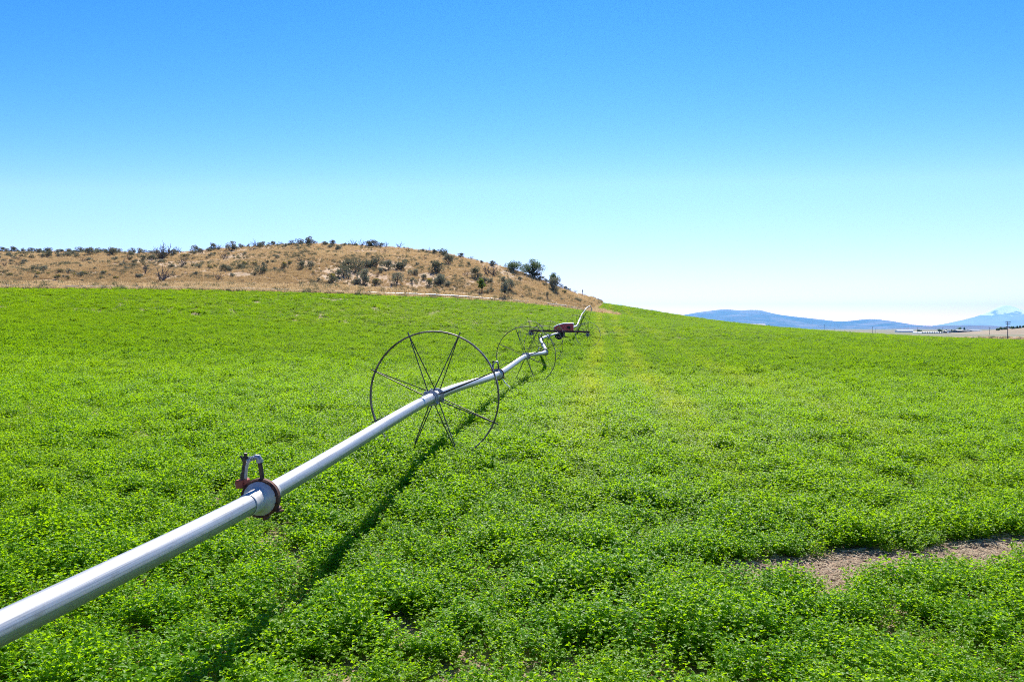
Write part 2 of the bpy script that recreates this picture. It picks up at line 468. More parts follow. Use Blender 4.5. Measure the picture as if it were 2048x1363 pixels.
# ------------------------------------------------------------------ plain to the horizon, mound, gravel road
PZ = -6.6
def build_plain():
    th = np.linspace(-math.pi, math.pi, 181)
    rr_ = np.concatenate([[150.0], np.geomspace(200, 23800, 60)])
    T, Rr = np.meshgrid(th, rr_)
    X = Rr * np.sin(T); Y = Rr * np.cos(T)
    Z = np.full_like(X, PZ) + np.where(Rr > 350, .5 * (fbm(X * .004, Y * .004, 5, 3) - .5), -1.0)
    tag(grid_obj('plain', X, Y, Z, M['plain']), kind='structure')
build_plain()
def mound_z(x, y):
    u = (x - 648) / 66.0; v = (y - 950) / 100.0
    return PZ - .6 + 8.9 * np.exp(-(u * u + v * v)) * (.92 + .16 * fbm(x * .01, y * .01, 8, 3))
gx, gy = np.meshgrid(np.linspace(340, 1000, 90), np.linspace(680, 1250, 60))
tag(grid_obj('stubble_hill', gx, gy, mound_z(gx, gy), M['mound']), kind='structure')
rx, ry = np.meshgrid(np.linspace(215, 420, 40), np.linspace(0, 1, 3))
ryy = 432 + 12 * np.sin(rx * .01) + ry * 7
tag(grid_obj('road', rx, ryy, np.full_like(rx, PZ + .42) + .08 * np.sin(rx * .1), M['gravel']), kind='structure')

# ------------------------------------------------------------------ far ranges and the snow mountain
def ridge(name, pts, D, width, mat, seed, amp, kind='structure', back=1.2):
    px = np.array([q[0] for q in pts], float); py = np.array([q[1] for q in pts], float)
    u = np.linspace(px[0], px[-1], 260); v = np.linspace(-1, back, 70)
    hy = np.interp(u, px, py)
    hy = np.convolve(np.pad(hy, 3, 'edge'), np.ones(7) / 7, 'valid')
    U, V = np.meshgrid(u, v)
    H = np.interp(U, u, (HY - hy) / F * D) - PZ
    prof = np.clip(1 - np.abs(V), 0, 1); prof = np.where(V < 0, prof ** 1.15, prof)
    dist = D + V * width
    X = (U - CX) / F * D + 0 * V; Y = dist
    nz = fbm(X / amp[1] + 3, Y / amp[1], seed, 5) - .5
    gul = np.abs(fbm(X / (amp[1] * .45), Y / (amp[1] * 1.6), seed + 5, 4) - .5) * 2
    Z = PZ - 4 + (H + 4) * prof + (nz * amp[0] - gul * amp[0] * .6) * np.clip(prof * (1 - prof) * 4, 0, 1)
    Z = np.maximum(Z, PZ - 4)
    tag(grid_obj(name, X, Y, Z, mat), kind=kind)
ridge('hills', [(1230, 668), (1300, 650), (1340, 637), (1365, 629.5), (1400, 623), (1430, 619.5), (1450, 617), (1462, 618.5), (1480, 620.5), (1492, 619), (1520, 619), (1530, 622.5), (1560, 629), (1590, 633), (1620, 636),
      (1640, 638), (1675, 642.5), (1700, 641.5), (1730, 638), (1750, 637.5), (1760, 639.5), (1780, 643.5), (1800, 648), (1830, 653.5), (1870, 659), (1960, 664)], 21000, 4000, M['range'], 4, (170, 1900))
ridge('hills', [(1740, 664), (1790, 657.5), (1830, 653), (1870, 651.5), (1900, 650.3), (1930, 650), (1960, 650.5), (1985, 653), (2010, 656), (2040, 658.5), (2100, 661), (2300, 664)], 14500, 2200, M['ridge'], 9, (80, 1200))
ridge('mountain', [(1700, 664), (1800, 658), (1850, 653.5), (1900, 645), (1930, 638.5), (1950, 633), (1970, 626.5), (1983, 619.5), (1994, 614), (2004, 610), (2011, 608.3), (2020, 610.5), (2032, 614.5), (2045, 620.5), (2060, 628), (2090, 638), (2140, 647), (2250, 658), (2330, 664)], 26500, 3500, M['snow'], 15, (260, 1700), back=1.0)

# ------------------------------------------------------------------ dry hill
CR_PX = np.array([-900, -500, -200, 0, 200, 340, 430, 530, 600, 700, 800, 870, 920, 1000, 1060, 1110, 1150, 1185, 1205])
CR_PY = np.array([507, 506, 506, 505, 506, 507, 499, 492, 488, 490, 496, 503, 513, 531, 550, 573, 586, 596, 605.])
CR_D = np.array([150, 140, 136, 136, 138, 142, 146, 150, 152, 154, 154, 153, 151, 149, 148, 148, 150, 158, 167.])
def hill_pt(px, v, noisy_=True):
    """v 0 at the foot, 1 at the crest, beyond 1 behind it."""
    px = np.asarray(px, float); v = np.asarray(v, float)
    eb = edge_d(px) - .3; ez = (HY - np.interp(px, EDGE_PX, EDGE_PY)) / F * edge_d(px) - .25
    cd = np.interp(px, CR_PX, CR_PY * 0 + CR_D); cz = (HY - np.interp(px, CR_PX, CR_PY)) / F * cd
    vc = np.clip(v, 0, 1)
    prof = vc ** .92
    d = eb + (cd - eb) * v
    z = ez + (cz - ez) * prof - np.clip(v - 1, 0, 9) * (cz - ez) * .55 * np.clip(v, 1, 2) 
    x = (px - CX) / F * d
    if noisy_:
        z = z + .9 * (fbm(x * .11, d * .11, 21, 4) - .5) * np.clip(np.minimum(v * 3, np.maximum(1 - v, 0) * 4 + (v > 1) * .6), 0, 1)
    return x, d, z
hu, hv = np.meshgrid(np.linspace(-900, 1206, 520), np.concatenate([[-.02], np.linspace(0, 1, 60), np.linspace(1.05, 2.2, 14)]))
hx, hyy, hz = hill_pt(hu, hv)
tag(grid_obj('hill', hx, hyy, hz, M['hill']), kind='structure')
def hill_at(px, py):
    """The point of the hillside seen at that pixel."""
    vv = np.linspace(0, 1.0, 200)
    x, d, z = hill_pt(np.full(200, float(px)), vv)
    yy = HY - z / d * F
    i = int(np.argmin(np.abs(yy - py)))
    return Vector((x[i], d[i], z[i]))

# ------------------------------------------------------------------ instanced ground cover (stuff)
def scatter_group(name, protos):
    ng = bpy.data.node_groups.new(name, 'GeometryNodeTree')
    ng.interface.new_socket('Geometry', in_out='INPUT', socket_type='NodeSocketGeometry')
    ng.interface.new_socket('Geometry', in_out='OUTPUT', socket_type='NodeSocketGeometry')
    N = ng.nodes; L = ng.links
    gi = N.new('NodeGroupInput'); go = N.new('NodeGroupOutput')
    jn = N.new('GeometryNodeJoinGeometry')
    ins = []
    for o in protos:
        oi = N.new('GeometryNodeObjectInfo'); oi.inputs['Object'].default_value = o
        g2 = N.new('GeometryNodeGeometryToInstance')
        L.new(oi.outputs['Geometry'], g2.inputs[0]); ins.append(g2)
    for g2 in reversed(ins): L.new(g2.outputs[0], jn.inputs[0])
    ip = N.new('GeometryNodeInstanceOnPoints'); ip.inputs['Pick Instance'].default_value = True
    L.new(gi.outputs[0], ip.inputs['Points']); L.new(jn.outputs[0], ip.inputs['Instance'])
    def na(nm, t):
        a = N.new('GeometryNodeInputNamedAttribute'); a.data_type = t; a.inputs['Name'].default_value = nm
        return [s for s in a.outputs if s.enabled and s.name == 'Attribute'][0]
    L.new(na('idx', 'INT'), ip.inputs['Instance Index'])
    L.new(na('rot', 'FLOAT_VECTOR'), ip.inputs['Rotation'])
    L.new(na('scl', 'FLOAT_VECTOR'), ip.inputs['Scale'])
    L.new(ip.outputs[0], go.inputs[0])
    return ng
def scatter(name, pos, idx, rot, scl, tone, protos, label):
    me = bpy.data.meshes.new(name)
    me.vertices.add(len(pos)); me.vertices.foreach_set('co', np.ascontiguousarray(pos, np.float32).ravel())
    def at(nm, t, key, v):
        a = me.attributes.new(nm, t, 'POINT'); a.data.foreach_set(key, np.ascontiguousarray(v).ravel())
    at('idx', 'INT', 'value', idx.astype(np.int32)); at('rot', 'FLOAT_VECTOR', 'vector', rot.astype(np.float32))
    at('scl', 'FLOAT_VECTOR', 'vector', scl.astype(np.float32)); at('tone', 'FLOAT', 'value', tone.astype(np.float32))
    o = bpy.data.objects.new(name, me); COL.objects.link(o)
    md = o.modifiers.new('scatter', 'NODES'); md.node_group = scatter_group(name + '_nodes', protos)
    tag(o, label, kind='stuff')
    return o

def leaf_quads(P0, D, Nn, L_, W_, fold=.25):
    """Folded leaflets: base P0, direction D, normal Nn -> 6 verts, 2 quads each."""
    S = np.cross(D, Nn); S /= np.linalg.norm(S, axis=1, keepdims=True) + 1e-9
    L_ = L_[:, None]; W_ = W_[:, None]
    mid = P0 + D * L_ * .62
    tip = P0 + D * L_ - Nn * L_ * .12
    lf = Nn * W_ * fold
    a = P0; b = mid + S * W_ * .5 + lf; c = tip; d = mid - S * W_ * .5 + lf
    V = np.stack([a, b, c, d, mid], 1).reshape(-1, 3)
    k = np.arange(len(P0))[:, None] * 5
    T = np.concatenate([k + np.array([[0, 1, 4]]), k + np.array([[1, 2, 4]]), k + np.array([[2, 3, 4]]), k + np.array([[3, 0, 4]])], 1).reshape(-1, 3)
    return V, T
def unit(a): return a / (np.linalg.norm(a, axis=-1, keepdims=True) + 1e-9)

def alfalfa_proto(k, nst, per, leaf, height, rad, mat='alfalfa'):
    P0 = []; D = []; N_ = []; tint = []
    sv_ = []; 
    for s in range(nst):
        a = rng.uniform(0, 2 * math.pi); r = rad * math.sqrt(rng.uniform(0, 1)); hgt = height * rng.uniform(.6, 1.1) * (1 - .25 * (r / rad) ** 2)
        base = np.array([.25 * r * math.cos(a), .25 * r * math.sin(a), 0]); top = np.array([r * math.cos(a), r * math.sin(a), hgt])
        st = rng.uniform(.0, 1)
        for j in range(per):
            t = .25 + .75 * (j + rng.uniform(0, .8)) / per
            q = base + (top - base) * t; 
            la = rng.uniform(0, 2 * math.pi); el = rng.uniform(.1, 1.0) if t < .85 else rng.uniform(.7, 1.3)
            out = np.array([math.cos(la) * math.cos(el), math.sin(la) * math.cos(el), math.sin(el)])
            pet = q + out * leaf * rng.uniform(.3, 1.0)
            for w_ in (-1, 0, 1):
                an = la + w_ * rng.uniform(.6, 1.0); e2 = el * rng.uniform(.2, .9) - .15
                dv = np.array([math.cos(an) * math.cos(e2), math.sin(an) * math.cos(e2), math.sin(e2)])
                nn = np.array([0, 0, 1.]) - dv * dv[2] + rng.normal(0, .35, 3); nn -= dv * nn.dot(dv)
                P0.append(pet); D.append(dv); N_.append(nn / np.linalg.norm(nn))
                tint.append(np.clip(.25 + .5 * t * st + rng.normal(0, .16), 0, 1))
    P0 = np.array(P0); D = np.array(D); N_ = np.array(N_)
    V, T = leaf_quads(P0, D, N_, leaf * rng.uniform(.75, 1.2, len(P0)), leaf * .62 * rng.uniform(.8, 1.15, len(P0)))
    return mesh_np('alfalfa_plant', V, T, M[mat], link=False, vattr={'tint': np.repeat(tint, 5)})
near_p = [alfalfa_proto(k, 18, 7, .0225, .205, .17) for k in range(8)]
far_p = [alfalfa_proto(k, 16, 6, .033, .20, .20, 'alfalfa_far') for k in range(6)]

def bare_amount(x, y):
    """1 where the soil lies open: the dry strip at right and small gaps."""
    c = 6.40 + .20 * (x - 1.9) + .30 * (fbm(x * 1.1, x * 0 + 2, 31, 3) - .5)
    wd = .38 + .22 * (fbm(x * 1.7, x * 0 + 9, 33, 3) - .5) + .02 * np.clip(x - 2.6, -.5, 2.5)
    wd = (wd + .03) * np.clip((x - 1.35) / .5, 0, 1)
    ragged = .55 * (fbm(x * 3.5, y * 3.5, 35, 3) - .5)
    s = np.clip((wd - np.abs(y - c) * 1.0 + ragged * .62) / .15, 0, 1) * (x > 1.0)
    for bx, by, br in ((-.72, 5.15, .30), (-.3, 4.55, .30), (.15, 4.5, .22), (.0, 5.2, .14), (1.15, 4.55, .22), (-.95, 4.65, .3), (2.6, 4.9, .25), (.75, 4.75, .12), (-2.05, 4.6, .15), (1.3, 5.3, .13), (3.4, 4.9, .22), (-.55,4.3,.2)):
        s = np.maximum(s, np.clip(1.1 - np.hypot(x - bx, y - by) / (br * .8) + 1.6 * (fbm(x * 5, y * 5, 37, 2) - .5), 0, 1))
    # foot of the hill where the line ends: trampled strip
    q = P(1232, 626.5, 124)
    s = np.maximum(s, np.clip((1.6 - np.abs((y - q.y) - .10 * (x - q.x)) / 1.6), 0, 1) * (np.abs(x - q.x) < 4.2))
    q = P(1262, 633.5, 112)
    s = np.maximum(s, np.clip(1.4 - np.hypot((x - q.x) / 1.0, (y - q.y) / 2.2), 0, 1))
    q = P(668, 590, 93)
    s = np.maximum(s, np.clip(1.2 - np.hypot((x - q.x) / 2.2, (y - q.y) / 3.0) + 1.6 * (fbm(x * .9, y * .9, 39, 2) - .55), 0, 1) * .8)
    return s

def build_alfalfa():
    pos = []; idx = []; scl = []; ton = []
    zones = [(1.2, 11, 85, .17, 1.22, 0), (11, 32, 48, .22, 1.32, 0), (17, 60, 21, .3, 1.5, 1), (60, 215, 6.0, .5, 2.2, 1)]
    for y0, y1, dens, _, sbase, far in zones:
        area_w0 = .70 * y1 + 5
        n_ = int(2 * area_w0 * (y1 - y0) * dens)
        x = rng.uniform(-area_w0, area_w0, n_); y = rng.uniform(y0, y1, n_)
        e = beyond_edge(x, y)
        k = (np.abs(x) < .70 * y + 4) & (e < -.6)
        x = x[k]; y = y[k]
        if y1 > 100:     # nothing of the field shows beyond its crest
            px = px_of(x, y); lim = np.interp(px, [1200, 1250, 1300, 1400, 1500, 1640, 1760, 1900, 2048, 2400], [176, 184, 192, 198, 195, 182, 168, 150, 135, 110])
            k = (px < 1206) | (y < lim); x = x[k]; y = y[k]
        if y1 == 32: k = rng.uniform(0, 1, len(x)) > np.clip((y - 17) / 15, 0, 1)
        elif y0 == 17: k = rng.uniform(0, 1, len(x)) < np.clip((y - 17) / 15, 0, 1)
        else: k = slice(None)
        x = x[k]; y = y[k]
        b = bare_amount(x, y)
        hn = fbm(x * 1.1, y * 1.1, 41, 3); hn2 = fbm(x * 3.3, y * 3.3, 43, 2); hn3 = fbm(x * .13, y * .13, 45, 3)
        gap = np.clip((hn2 - .24) / .08, 0, 1) if not far else np.clip((fbm(x * 1.3, y * 1.3, 47, 2) - .33) / .06, 0, 1)
        k = (rng.uniform(0, 1, len(x)) < (1 - b * 1.05)) & (rng.uniform(0, 1, len(x)) < .35 + .65 * gap)
        x, y, b, hn, hn2, hn3 = [q[k] for q in (x, y, b, hn, hn2, hn3)]
        s = sbase * (.80 + .36 * (hn - .28)) * ((.62 + .76 * hn2) if not far else (.45 + 1.1 * hn2)) * rng.uniform(.8, 1.2, len(x)) * (1 - .55 * np.clip(b, 0, 1))
        # mowing and wheel tracks run along the line towards the gap in the skyline
        wpx = 1205 + (px_of(x, y) - 1205) * y / 10.0
        lane = (x - .116 * y)
        st = .5 + .5 * np.sin(lane * 2 * math.pi / 3.1 + 1.2 * fbm(x * .05, y * .05, 51, 2) * 4)
        arcs = .5 + .5 * np.sin((y * .95 - x * .35) * 2 * math.pi / 6.5 + 5 * fbm(x * .03, y * .03, 53, 2))
        t = .0 + .30 * np.clip(hn3 - .40, 0, 1) * 1.2 + .07 * st * np.clip(y / 20, 0, 1) + .09 * arcs * np.clip((y - 40) / 40, 0, 1) * (x < 5)
        wob = .5 * (fbm(y * .12, y * 0 + 4, 57, 2) - .5)
        tr = np.exp(-((lane + .35 + wob) / .38) ** 2) + .9 * np.exp(-((lane - 1.45 + wob) / .42) ** 2) + .5 * np.exp(-((lane - 4.6 + wob) / .5) ** 2)
        t = t + .78 * tr * np.clip((y - 7) / 9, 0, 1) * np.clip(fbm(x * .2, y * .25, 58, 2) * 2, .35, 1)
        t = t + .02 + .03 * np.clip((y - 15) / 60, 0, 1)
        t = np.clip(t + rng.normal(0, .06, len(x)), 0, .9)
        z = ground_z(x, y) - .01
        pos.append(np.stack([x, y, z], -1)); scl.append(np.stack([s, s, s * rng.uniform(.75, 1.25, len(x)) * np.where(rng.uniform(0, 1, len(x)) < .02, 1.45, 1) / (sbase ** .75)], -1)); ton.append(t)
        idx.append(rng.integers(0, len(near_p), len(x)) if not far else len(near_p) + rng.integers(0, len(far_p), len(x)))
    pos = np.concatenate(pos); n_ = len(pos)
    rot = np.stack([rng.normal(0, .1, n_), rng.normal(0, .1, n_), rng.uniform(0, 6.283, n_)], -1)
    scatter('alfalfa', pos, np.concatenate(idx), rot, np.concatenate(scl), np.concatenate(ton), near_p + far_p, 'dense bright green alfalfa crop covering the whole field')
    print('alfalfa', n_)
build_alfalfa()

# ---- straw litter on the open soil
def build_straw():
    n_ = 5200
    x = rng.uniform(1.3, 6.5, n_ * 3); y = rng.uniform(5.2, 8.2, n_ * 3)
    k = bare_amount(x, y) > .3; x = x[k][:n_]; y = y[k][:n_]
    a = rng.uniform(0, 6.283, len(x)); L_ = rng.uniform(.02, .09, len(x)); z = ground_z(x, y) + rng.uniform(.003, .03, len(x))
    d = np.stack([np.cos(a), np.sin(a), rng.normal(0, .12, len(x))], -1); c = np.stack([x, y, z], -1)
    s = np.stack([-np.sin(a), np.cos(a), np.zeros(len(x))], -1) * .0022; u = np.array([0, 0, .004])
    A = c - d * L_[:, None] / 2; B = c + d * L_[:, None] / 2
    V = np.stack([A - s, A + s, A + u, B - s, B + s, B + u], 1).reshape(-1, 3)
    q = np.arange(len(x))[:, None] * 6
    Q = np.concatenate([q + np.array([[0, 3, 4, 1]]), q + np.array([[1, 4, 5, 2]]), q + np.array([[2, 5, 3, 0]])], 1).reshape(-1, 4)
    tag(mesh_np('straw', V, Q, M['straw']), 'pale straw litter scattered over the bare soil strip', kind='stuff')
build_straw()

# ---- clods on the open soil
def build_clods():
    n_ = 380
    x = rng.uniform(1.3, 6.5, n_ * 4); y = rng.uniform(5.0, 8.2, n_ * 4)
    k = bare_amount(x, y) > .25; x = x[k][:n_]; y = y[k][:n_]; n_ = len(x)
    r = rng.uniform(.006, .022, n_) * rng.uniform(.6, 1.3, n_); c = np.stack([x, y, ground_z(x, y) + r * .3], -1)
    dirs = np.array([[1, 0, 0], [0, 1, 0], [-1, 0, 0], [0, -1, 0], [0, 0, .8], [0, 0, -.6]], float)
    V = c[:, None] + dirs[None] * (r[:, None] * rng.uniform(.6, 1.4, (n_, 6)))[:, :, None] + rng.normal(0, .25, (n_, 6, 3)) * r[:, None, None]
    q = np.arange(n_)[:, None] * 6
    T = np.concatenate([q + np.array([[a, b, e]]) for a, b, e in ((0, 1, 4), (1, 2, 4), (2, 3, 4), (3, 0, 4), (1, 0, 5), (2, 1, 5), (3, 2, 5), (0, 3, 5))], 1).reshape(-1, 3)
    tag(mesh_np('clods', V.reshape(-1, 3), T, M['soil']), 'small soil clods and stones on the bare strip', kind='stuff')
build_clods()

# ---- dry grass tufts
def grass_proto(nb, h, spread, bw, mat):
    a = rng.uniform(0, 6.283, nb); r = spread * np.sqrt(rng.uniform(0, 1, nb)); hh = h * rng.uniform(.5, 1.1, nb)
    b = np.stack([r * np.cos(a), r * np.sin(a), np.zeros(nb)], -1)
    la = rng.uniform(0, 6.283, nb); le = rng.uniform(.1, .55, nb)
    lean = np.stack([np.cos(la) * le, np.sin(la) * le, np.ones(nb)], -1)
    mid = b + lean * hh[:, None] * [.4, .4, .6]; tip = b + lean * hh[:, None] * [1, 1, 1]
    s = np.stack([-np.sin(la + 1.2), np.cos(la + 1.2), np.zeros(nb)], -1) * bw
    V = np.stack([b - s, b + s, mid + s * 1.0, mid - s * 1.0, tip + s * .35, tip - s * .35], 1).reshape(-1, 3)
    q = np.arange(nb)[:, None] * 6
    Q = np.concatenate([q + np.array([[0, 1, 2, 3]]), q + np.array([[3, 2, 4, 5]])], 1).reshape(-1, 4)
    return mesh_np('grass_tuft', V, Q, mat, link=False, vattr={'tint': np.repeat(rng.uniform(0, 1, nb), 6)})
def build_grass():
    pr = [grass_proto(46, .30, .30, .011, M['drygrass']) for _ in range(5)] + [grass_proto(44, .40, .25, .014, M['weed']) for _ in range(3)]
    # slope
    n_ = 46000
    px = rng.uniform(-420, 1204, n_); v = rng.uniform(0, 1.12, n_)
    x, y, z = hill_pt(px, v)
    bn = fbm(x * .15, y * .15, 61, 3)
    k = rng.uniform(0, 1, n_) < np.clip((bn - .22) / .2, .25, 1)
    x, y, z, v, px, bn = [q[k] for q in (x, y, z, v, px, bn)]
    s = rng.uniform(.5, 1.15, len(x)) * (.65 + .7 * bn); idx = rng.integers(0, 5, len(x))
    g = (rng.uniform(0, 1, len(x)) < .34 * np.clip(fbm(x * .22, y * .22, 64, 3) * 3.2 - 1.45, 0, 1)); idx = np.where(g, 5 + rng.integers(0, 3, len(x)), idx)
    tone = np.clip(.95 - .75 * v + 1.3 * (.55 - fbm(x * .07, y * .07, 63, 3)) + rng.normal(0, .15, len(x)), 0, 1)
    out = [(x, y, z, s, idx, tone)]
    # pale tall band along the foot, weeds at the very edge of the crop
    for n2, lo, hi, wgt, smin, smax, weed in ((15000, -.05, .085, 1, 1.0, 1.8, .04), (4600, -.055, -.0, 1, .6, 1.15, .75)):
        px = rng.uniform(-420, 1200, n2); v = rng.uniform(lo, hi, n2)
        x, y, z = hill_pt(px, np.maximum(v, 0.0)); y = y + np.minimum(v, 0) * 35; x = x + (px - CX) / F * np.minimum(v, 0) * 35
        z = np.where(v < 0, ground_z(x, y), z)
        cl = fbm(px * .02, px * 0, 65, 3)
        k = (rng.uniform(0, 1, n2) < np.clip((cl - .3) / .25, .2, 1)) & ((px < 830) | (v > .012) | (rng.uniform(0, 1, n2) < .25))
        x, y, z, v, px = [q[k] for q in (x, y, z, v, px)]
        wd = rng.uniform(0, 1, len(x)) < weed
        out.append((x, y, z, rng.uniform(smin, smax, len(x)), np.where(wd, 5 + rng.integers(0, 3, len(x)), rng.integers(0, 5, len(x))), np.clip(rng.normal(.0, .15, len(x)), 0, 1)))
    # tall tan clump where the line meets the hill
    n2 = 260
    q = P(1190, 617, 129); x = q.x + rng.normal(0, 1.3, n2); y = q.y + rng.normal(0, 3, n2)
    out.append((x, y, ground_z(x, y) + .1, rng.uniform(1.2, 2.6, n2), rng.integers(0, 5, n2), np.full(n2, .2)))
    # scattered tan tufts on the plain beyond the crest of the field
    n2 = 5200
    px = rng.uniform(1600, 2200, n2); d = 250 + 330 * rng.uniform(0, 1, n2) ** 1.3
    k = fbm(px * .03, d * .01, 67, 3) > .40
    px = px[k]; d = d[k]; x = (px - CX) / F * d
    out.append((x, d, np.full(len(x), PZ - .3) + .3, rng.uniform(1.2, 4.0, len(x)), np.where(rng.uniform(0, 1, len(x)) < .22, 5, rng.integers(0, 5, len(x))), rng.uniform(0, .8, len(x))))
    # tall tan tufts just behind the crest
    for cpx, d, n2, sp_ in ((1688, 235, 60, 2.5), (1738, 232, 70, 2.2), (1752, 230, 40, 2.0), (1815, 225, 60, 2.2), (1905, 215, 40, 3)):
        x = (cpx - CX) / F * d + rng.normal(0, sp_ * .6, n2); y = d + rng.normal(0, sp_, n2)
        zt = -(671 - HY) / F * d if cpx < 1800 else -(674 - HY) / F * d
        out.append((x, y, np.maximum(ground_z(x, y), PZ), rng.uniform(2.5, 5.5, n2), rng.integers(0, 5, n2), np.full(n2, .15)))
    x, y, z, s, idx, tone = [np.concatenate(q) for q in zip(*out)]
    rot = np.stack([rng.normal(0, .1, len(x)), rng.normal(0, .1, len(x)), rng.uniform(0, 6.283, len(x))], -1)
    scatter('dry_grass', np.stack([x, y, z], -1), idx, rot, np.stack([s, s, s], -1), tone, pr, 'dry tan grass covering the hillside and field margins')
    print('grass', len(x))
build_grass()

# ------------------------------------------------------------------ wheel line: one long machine
def catmull(nodes, i, n):
    a = nodes[max(i - 1, 0)]; b = nodes[i]; c = nodes[i + 1]; d = nodes[min(i + 2, len(nodes) - 1)]
    l = (c - b).length
    t1 = (c - a).normalized() * l; t2 = (d - b).normalized() * l
    out = []
    for k in range(n):
        t = k / n
        out.append(b * (2 * t ** 3 - 3 * t ** 2 + 1) + t1 * (t ** 3 - 2 * t ** 2 + t) + c * (-2 * t ** 3 + 3 * t ** 2) + t2 * (t ** 3 - t ** 2))
    return out
NS = 14
PATH = []
for i in range(len(NODES) - 1): PATH += catmull(NODES, i, NS)
PATH.append(NODES[-1])
def tang(k):
    i = k * NS
    return (PATH[min(i + 1, len(PATH) - 1)] - PATH[max(i - 1, 0)]).normalized()

root_loc = NODES[4] - Vector((0, 0, R))
line = empty('wheel_line', root_loc)
tag(line, 'long aluminium irrigation pipe carried through the alfalfa on tall spoked steel wheels', 'irrigation line')

def pipe_mesh(name, pts, r, parent, mat, n=28):
    V = []; UV = []; L_ = 0; up = Vector((0, 0, 1))
    for i, p in enumerate(pts):
        t = (pts[min(i + 1, len(pts) - 1)] - pts[max(i - 1, 0)]).normalized()
        a = t.cross(up).normalized(); b = a.cross(t).normalized()
        if i: L_ += (p - pts[i - 1]).length
        for k in range(n + 1):
            th = 2 * math.pi * k / n
            V.append(p + (a * math.cos(th) + b * math.sin(th)) * r - root_loc); UV.append((L_, k / n))
    m_ = len(pts); i = np.arange(m_ * (n + 1)).reshape(m_, n + 1)
    Q = np.stack([i[:-1, :-1], i[:-1, 1:], i[1:, 1:], i[1:, :-1]], -1).reshape(-1, 4)
    o = mesh_np(name, np.array([tuple(q) for q in V]), Q, mat, True)
    uv = o.data.uv_layers.new(name='UVMap')
    li = np.zeros(len(o.data.loops), np.int32); o.data.loops.foreach_get('vertex_index', li)
    uv.data.foreach_set('uv', np.array(UV, np.float32)[li].ravel())
    o.parent = parent
    return o
secs = [(0, 3), (3, 5), (5, 7), (7, 9), (9, 11), (11, 15), (15, 19)]
for a, b in secs:
    pipe_mesh('pipe', PATH[a * NS:b * NS + 1], .0635, line, M['pipe'])

# wheel: axis along local Y
def make_wheel():
    mb = MB()
    a, h = .026, .017
    mb.lathe([(R - h, -a), (R - .002, -a), (R, -a * .4), (R, a * .4), (R - .002, a), (R - h, a), (R - h - .004, a * .5), (R - h - .004, -a * .5)], n=96, close=True)
    for k in range(8):
        th = math.radians(22.5 + 45 * k); c, s = math.cos(th), math.sin(th)
        mb.tube([(c * (R - .03), 0, s * (R - .03)), (c * (R + .05), 0, s * (R + .05))], .009, 6)
    for k in range(40):
        th = math.radians(9 * k + 4.5); c, s = math.cos(th), math.sin(th)
        mb.tube([(c * (R - .035), 0, s * (R - .035)), (c * (R - .01), 0, s * (R - .01))], .0045, 5)
    rim = mb.build('wheel', M['rim'], smooth=50)
    for y in (-.17, .17):
        hb = MB()
        hb.lathe([(.066, y - .028), (.079, y - .026), (.081, y), (.079, y + .026), (.066, y + .028)], n=28)
        hb.lathe([(.078, y - .006), (.100, y - .005), (.100, y + .005), (.078, y + .006)], n=28, close=True)
        for th in (math.radians(-40), math.radians(140)):
            c, s = math.cos(th), math.sin(th)
            hb.box((c * .098, y, s * .098), (.045, .05, .022), Matrix.Rotation(-th, 3, 'Y'), bev=.004)
            hb.tube([(c * .105 + s * .03, y, s * .105 - c * .03), (c * .105 - s * .03, y, s * .105 + c * .03)], .008, 6)
        hb.build('hub', M['greysteel'], rim, smooth=40)
    for k in range(8):
        th = math.radians(22.5 + 45 * k); c, s = math.cos(th), math.sin(th)
        sb = MB()
        for y, dt in ((-.17, .10), (.17, -.10)):
            c2, s2 = math.cos(th + dt), math.sin(th + dt)
            sb.tube([(c * (R - .014), y * .06, s * (R - .014)), (c2 * .088, y, s2 * .088)], .0072, 6)
        sb.build('spoke', M['darksteel'], rim, smooth=60)
    return rim
wheel = make_wheel()
hub_nodes = [4, 6, 8, 10, 13, 15, 17]
for i, kn in enumerate(hub_nodes):
    o = wheel if i == 0 else copy_tree(wheel)
    t = tang(kn)
    q = t.to_track_quat('Y', 'Z')
    o.rotation_mode = 'QUATERNION'
    o.rotation_quaternion = q @ Matrix.Rotation(math.radians([0, 2, 11, 30, 17, 5, 24][i]), 3, 'Y').to_quaternion()
    o.location = NODES[kn] - root_loc
    o.parent = line
# blue sticker on the pipe before the nearest hub
t = tang(4); q4 = t.to_track_quat('Y', 'Z').to_matrix()
sb = MB()
V = []
for j in range(2):
    for k in range(9):
        th = math.radians(70 + 70 * k / 8); V.append(q4 @ Vector((.0645 * math.cos(th), -.62 + .17 * j, .0645 * math.sin(th))) + NODES[4] - root_loc - t.cross(Vector((0,0,1))) * 0)
sb.add(V, [(k, k + 1, k + 10, k + 9) for k in range(8)])
sb.build('sticker', M['label'], line)

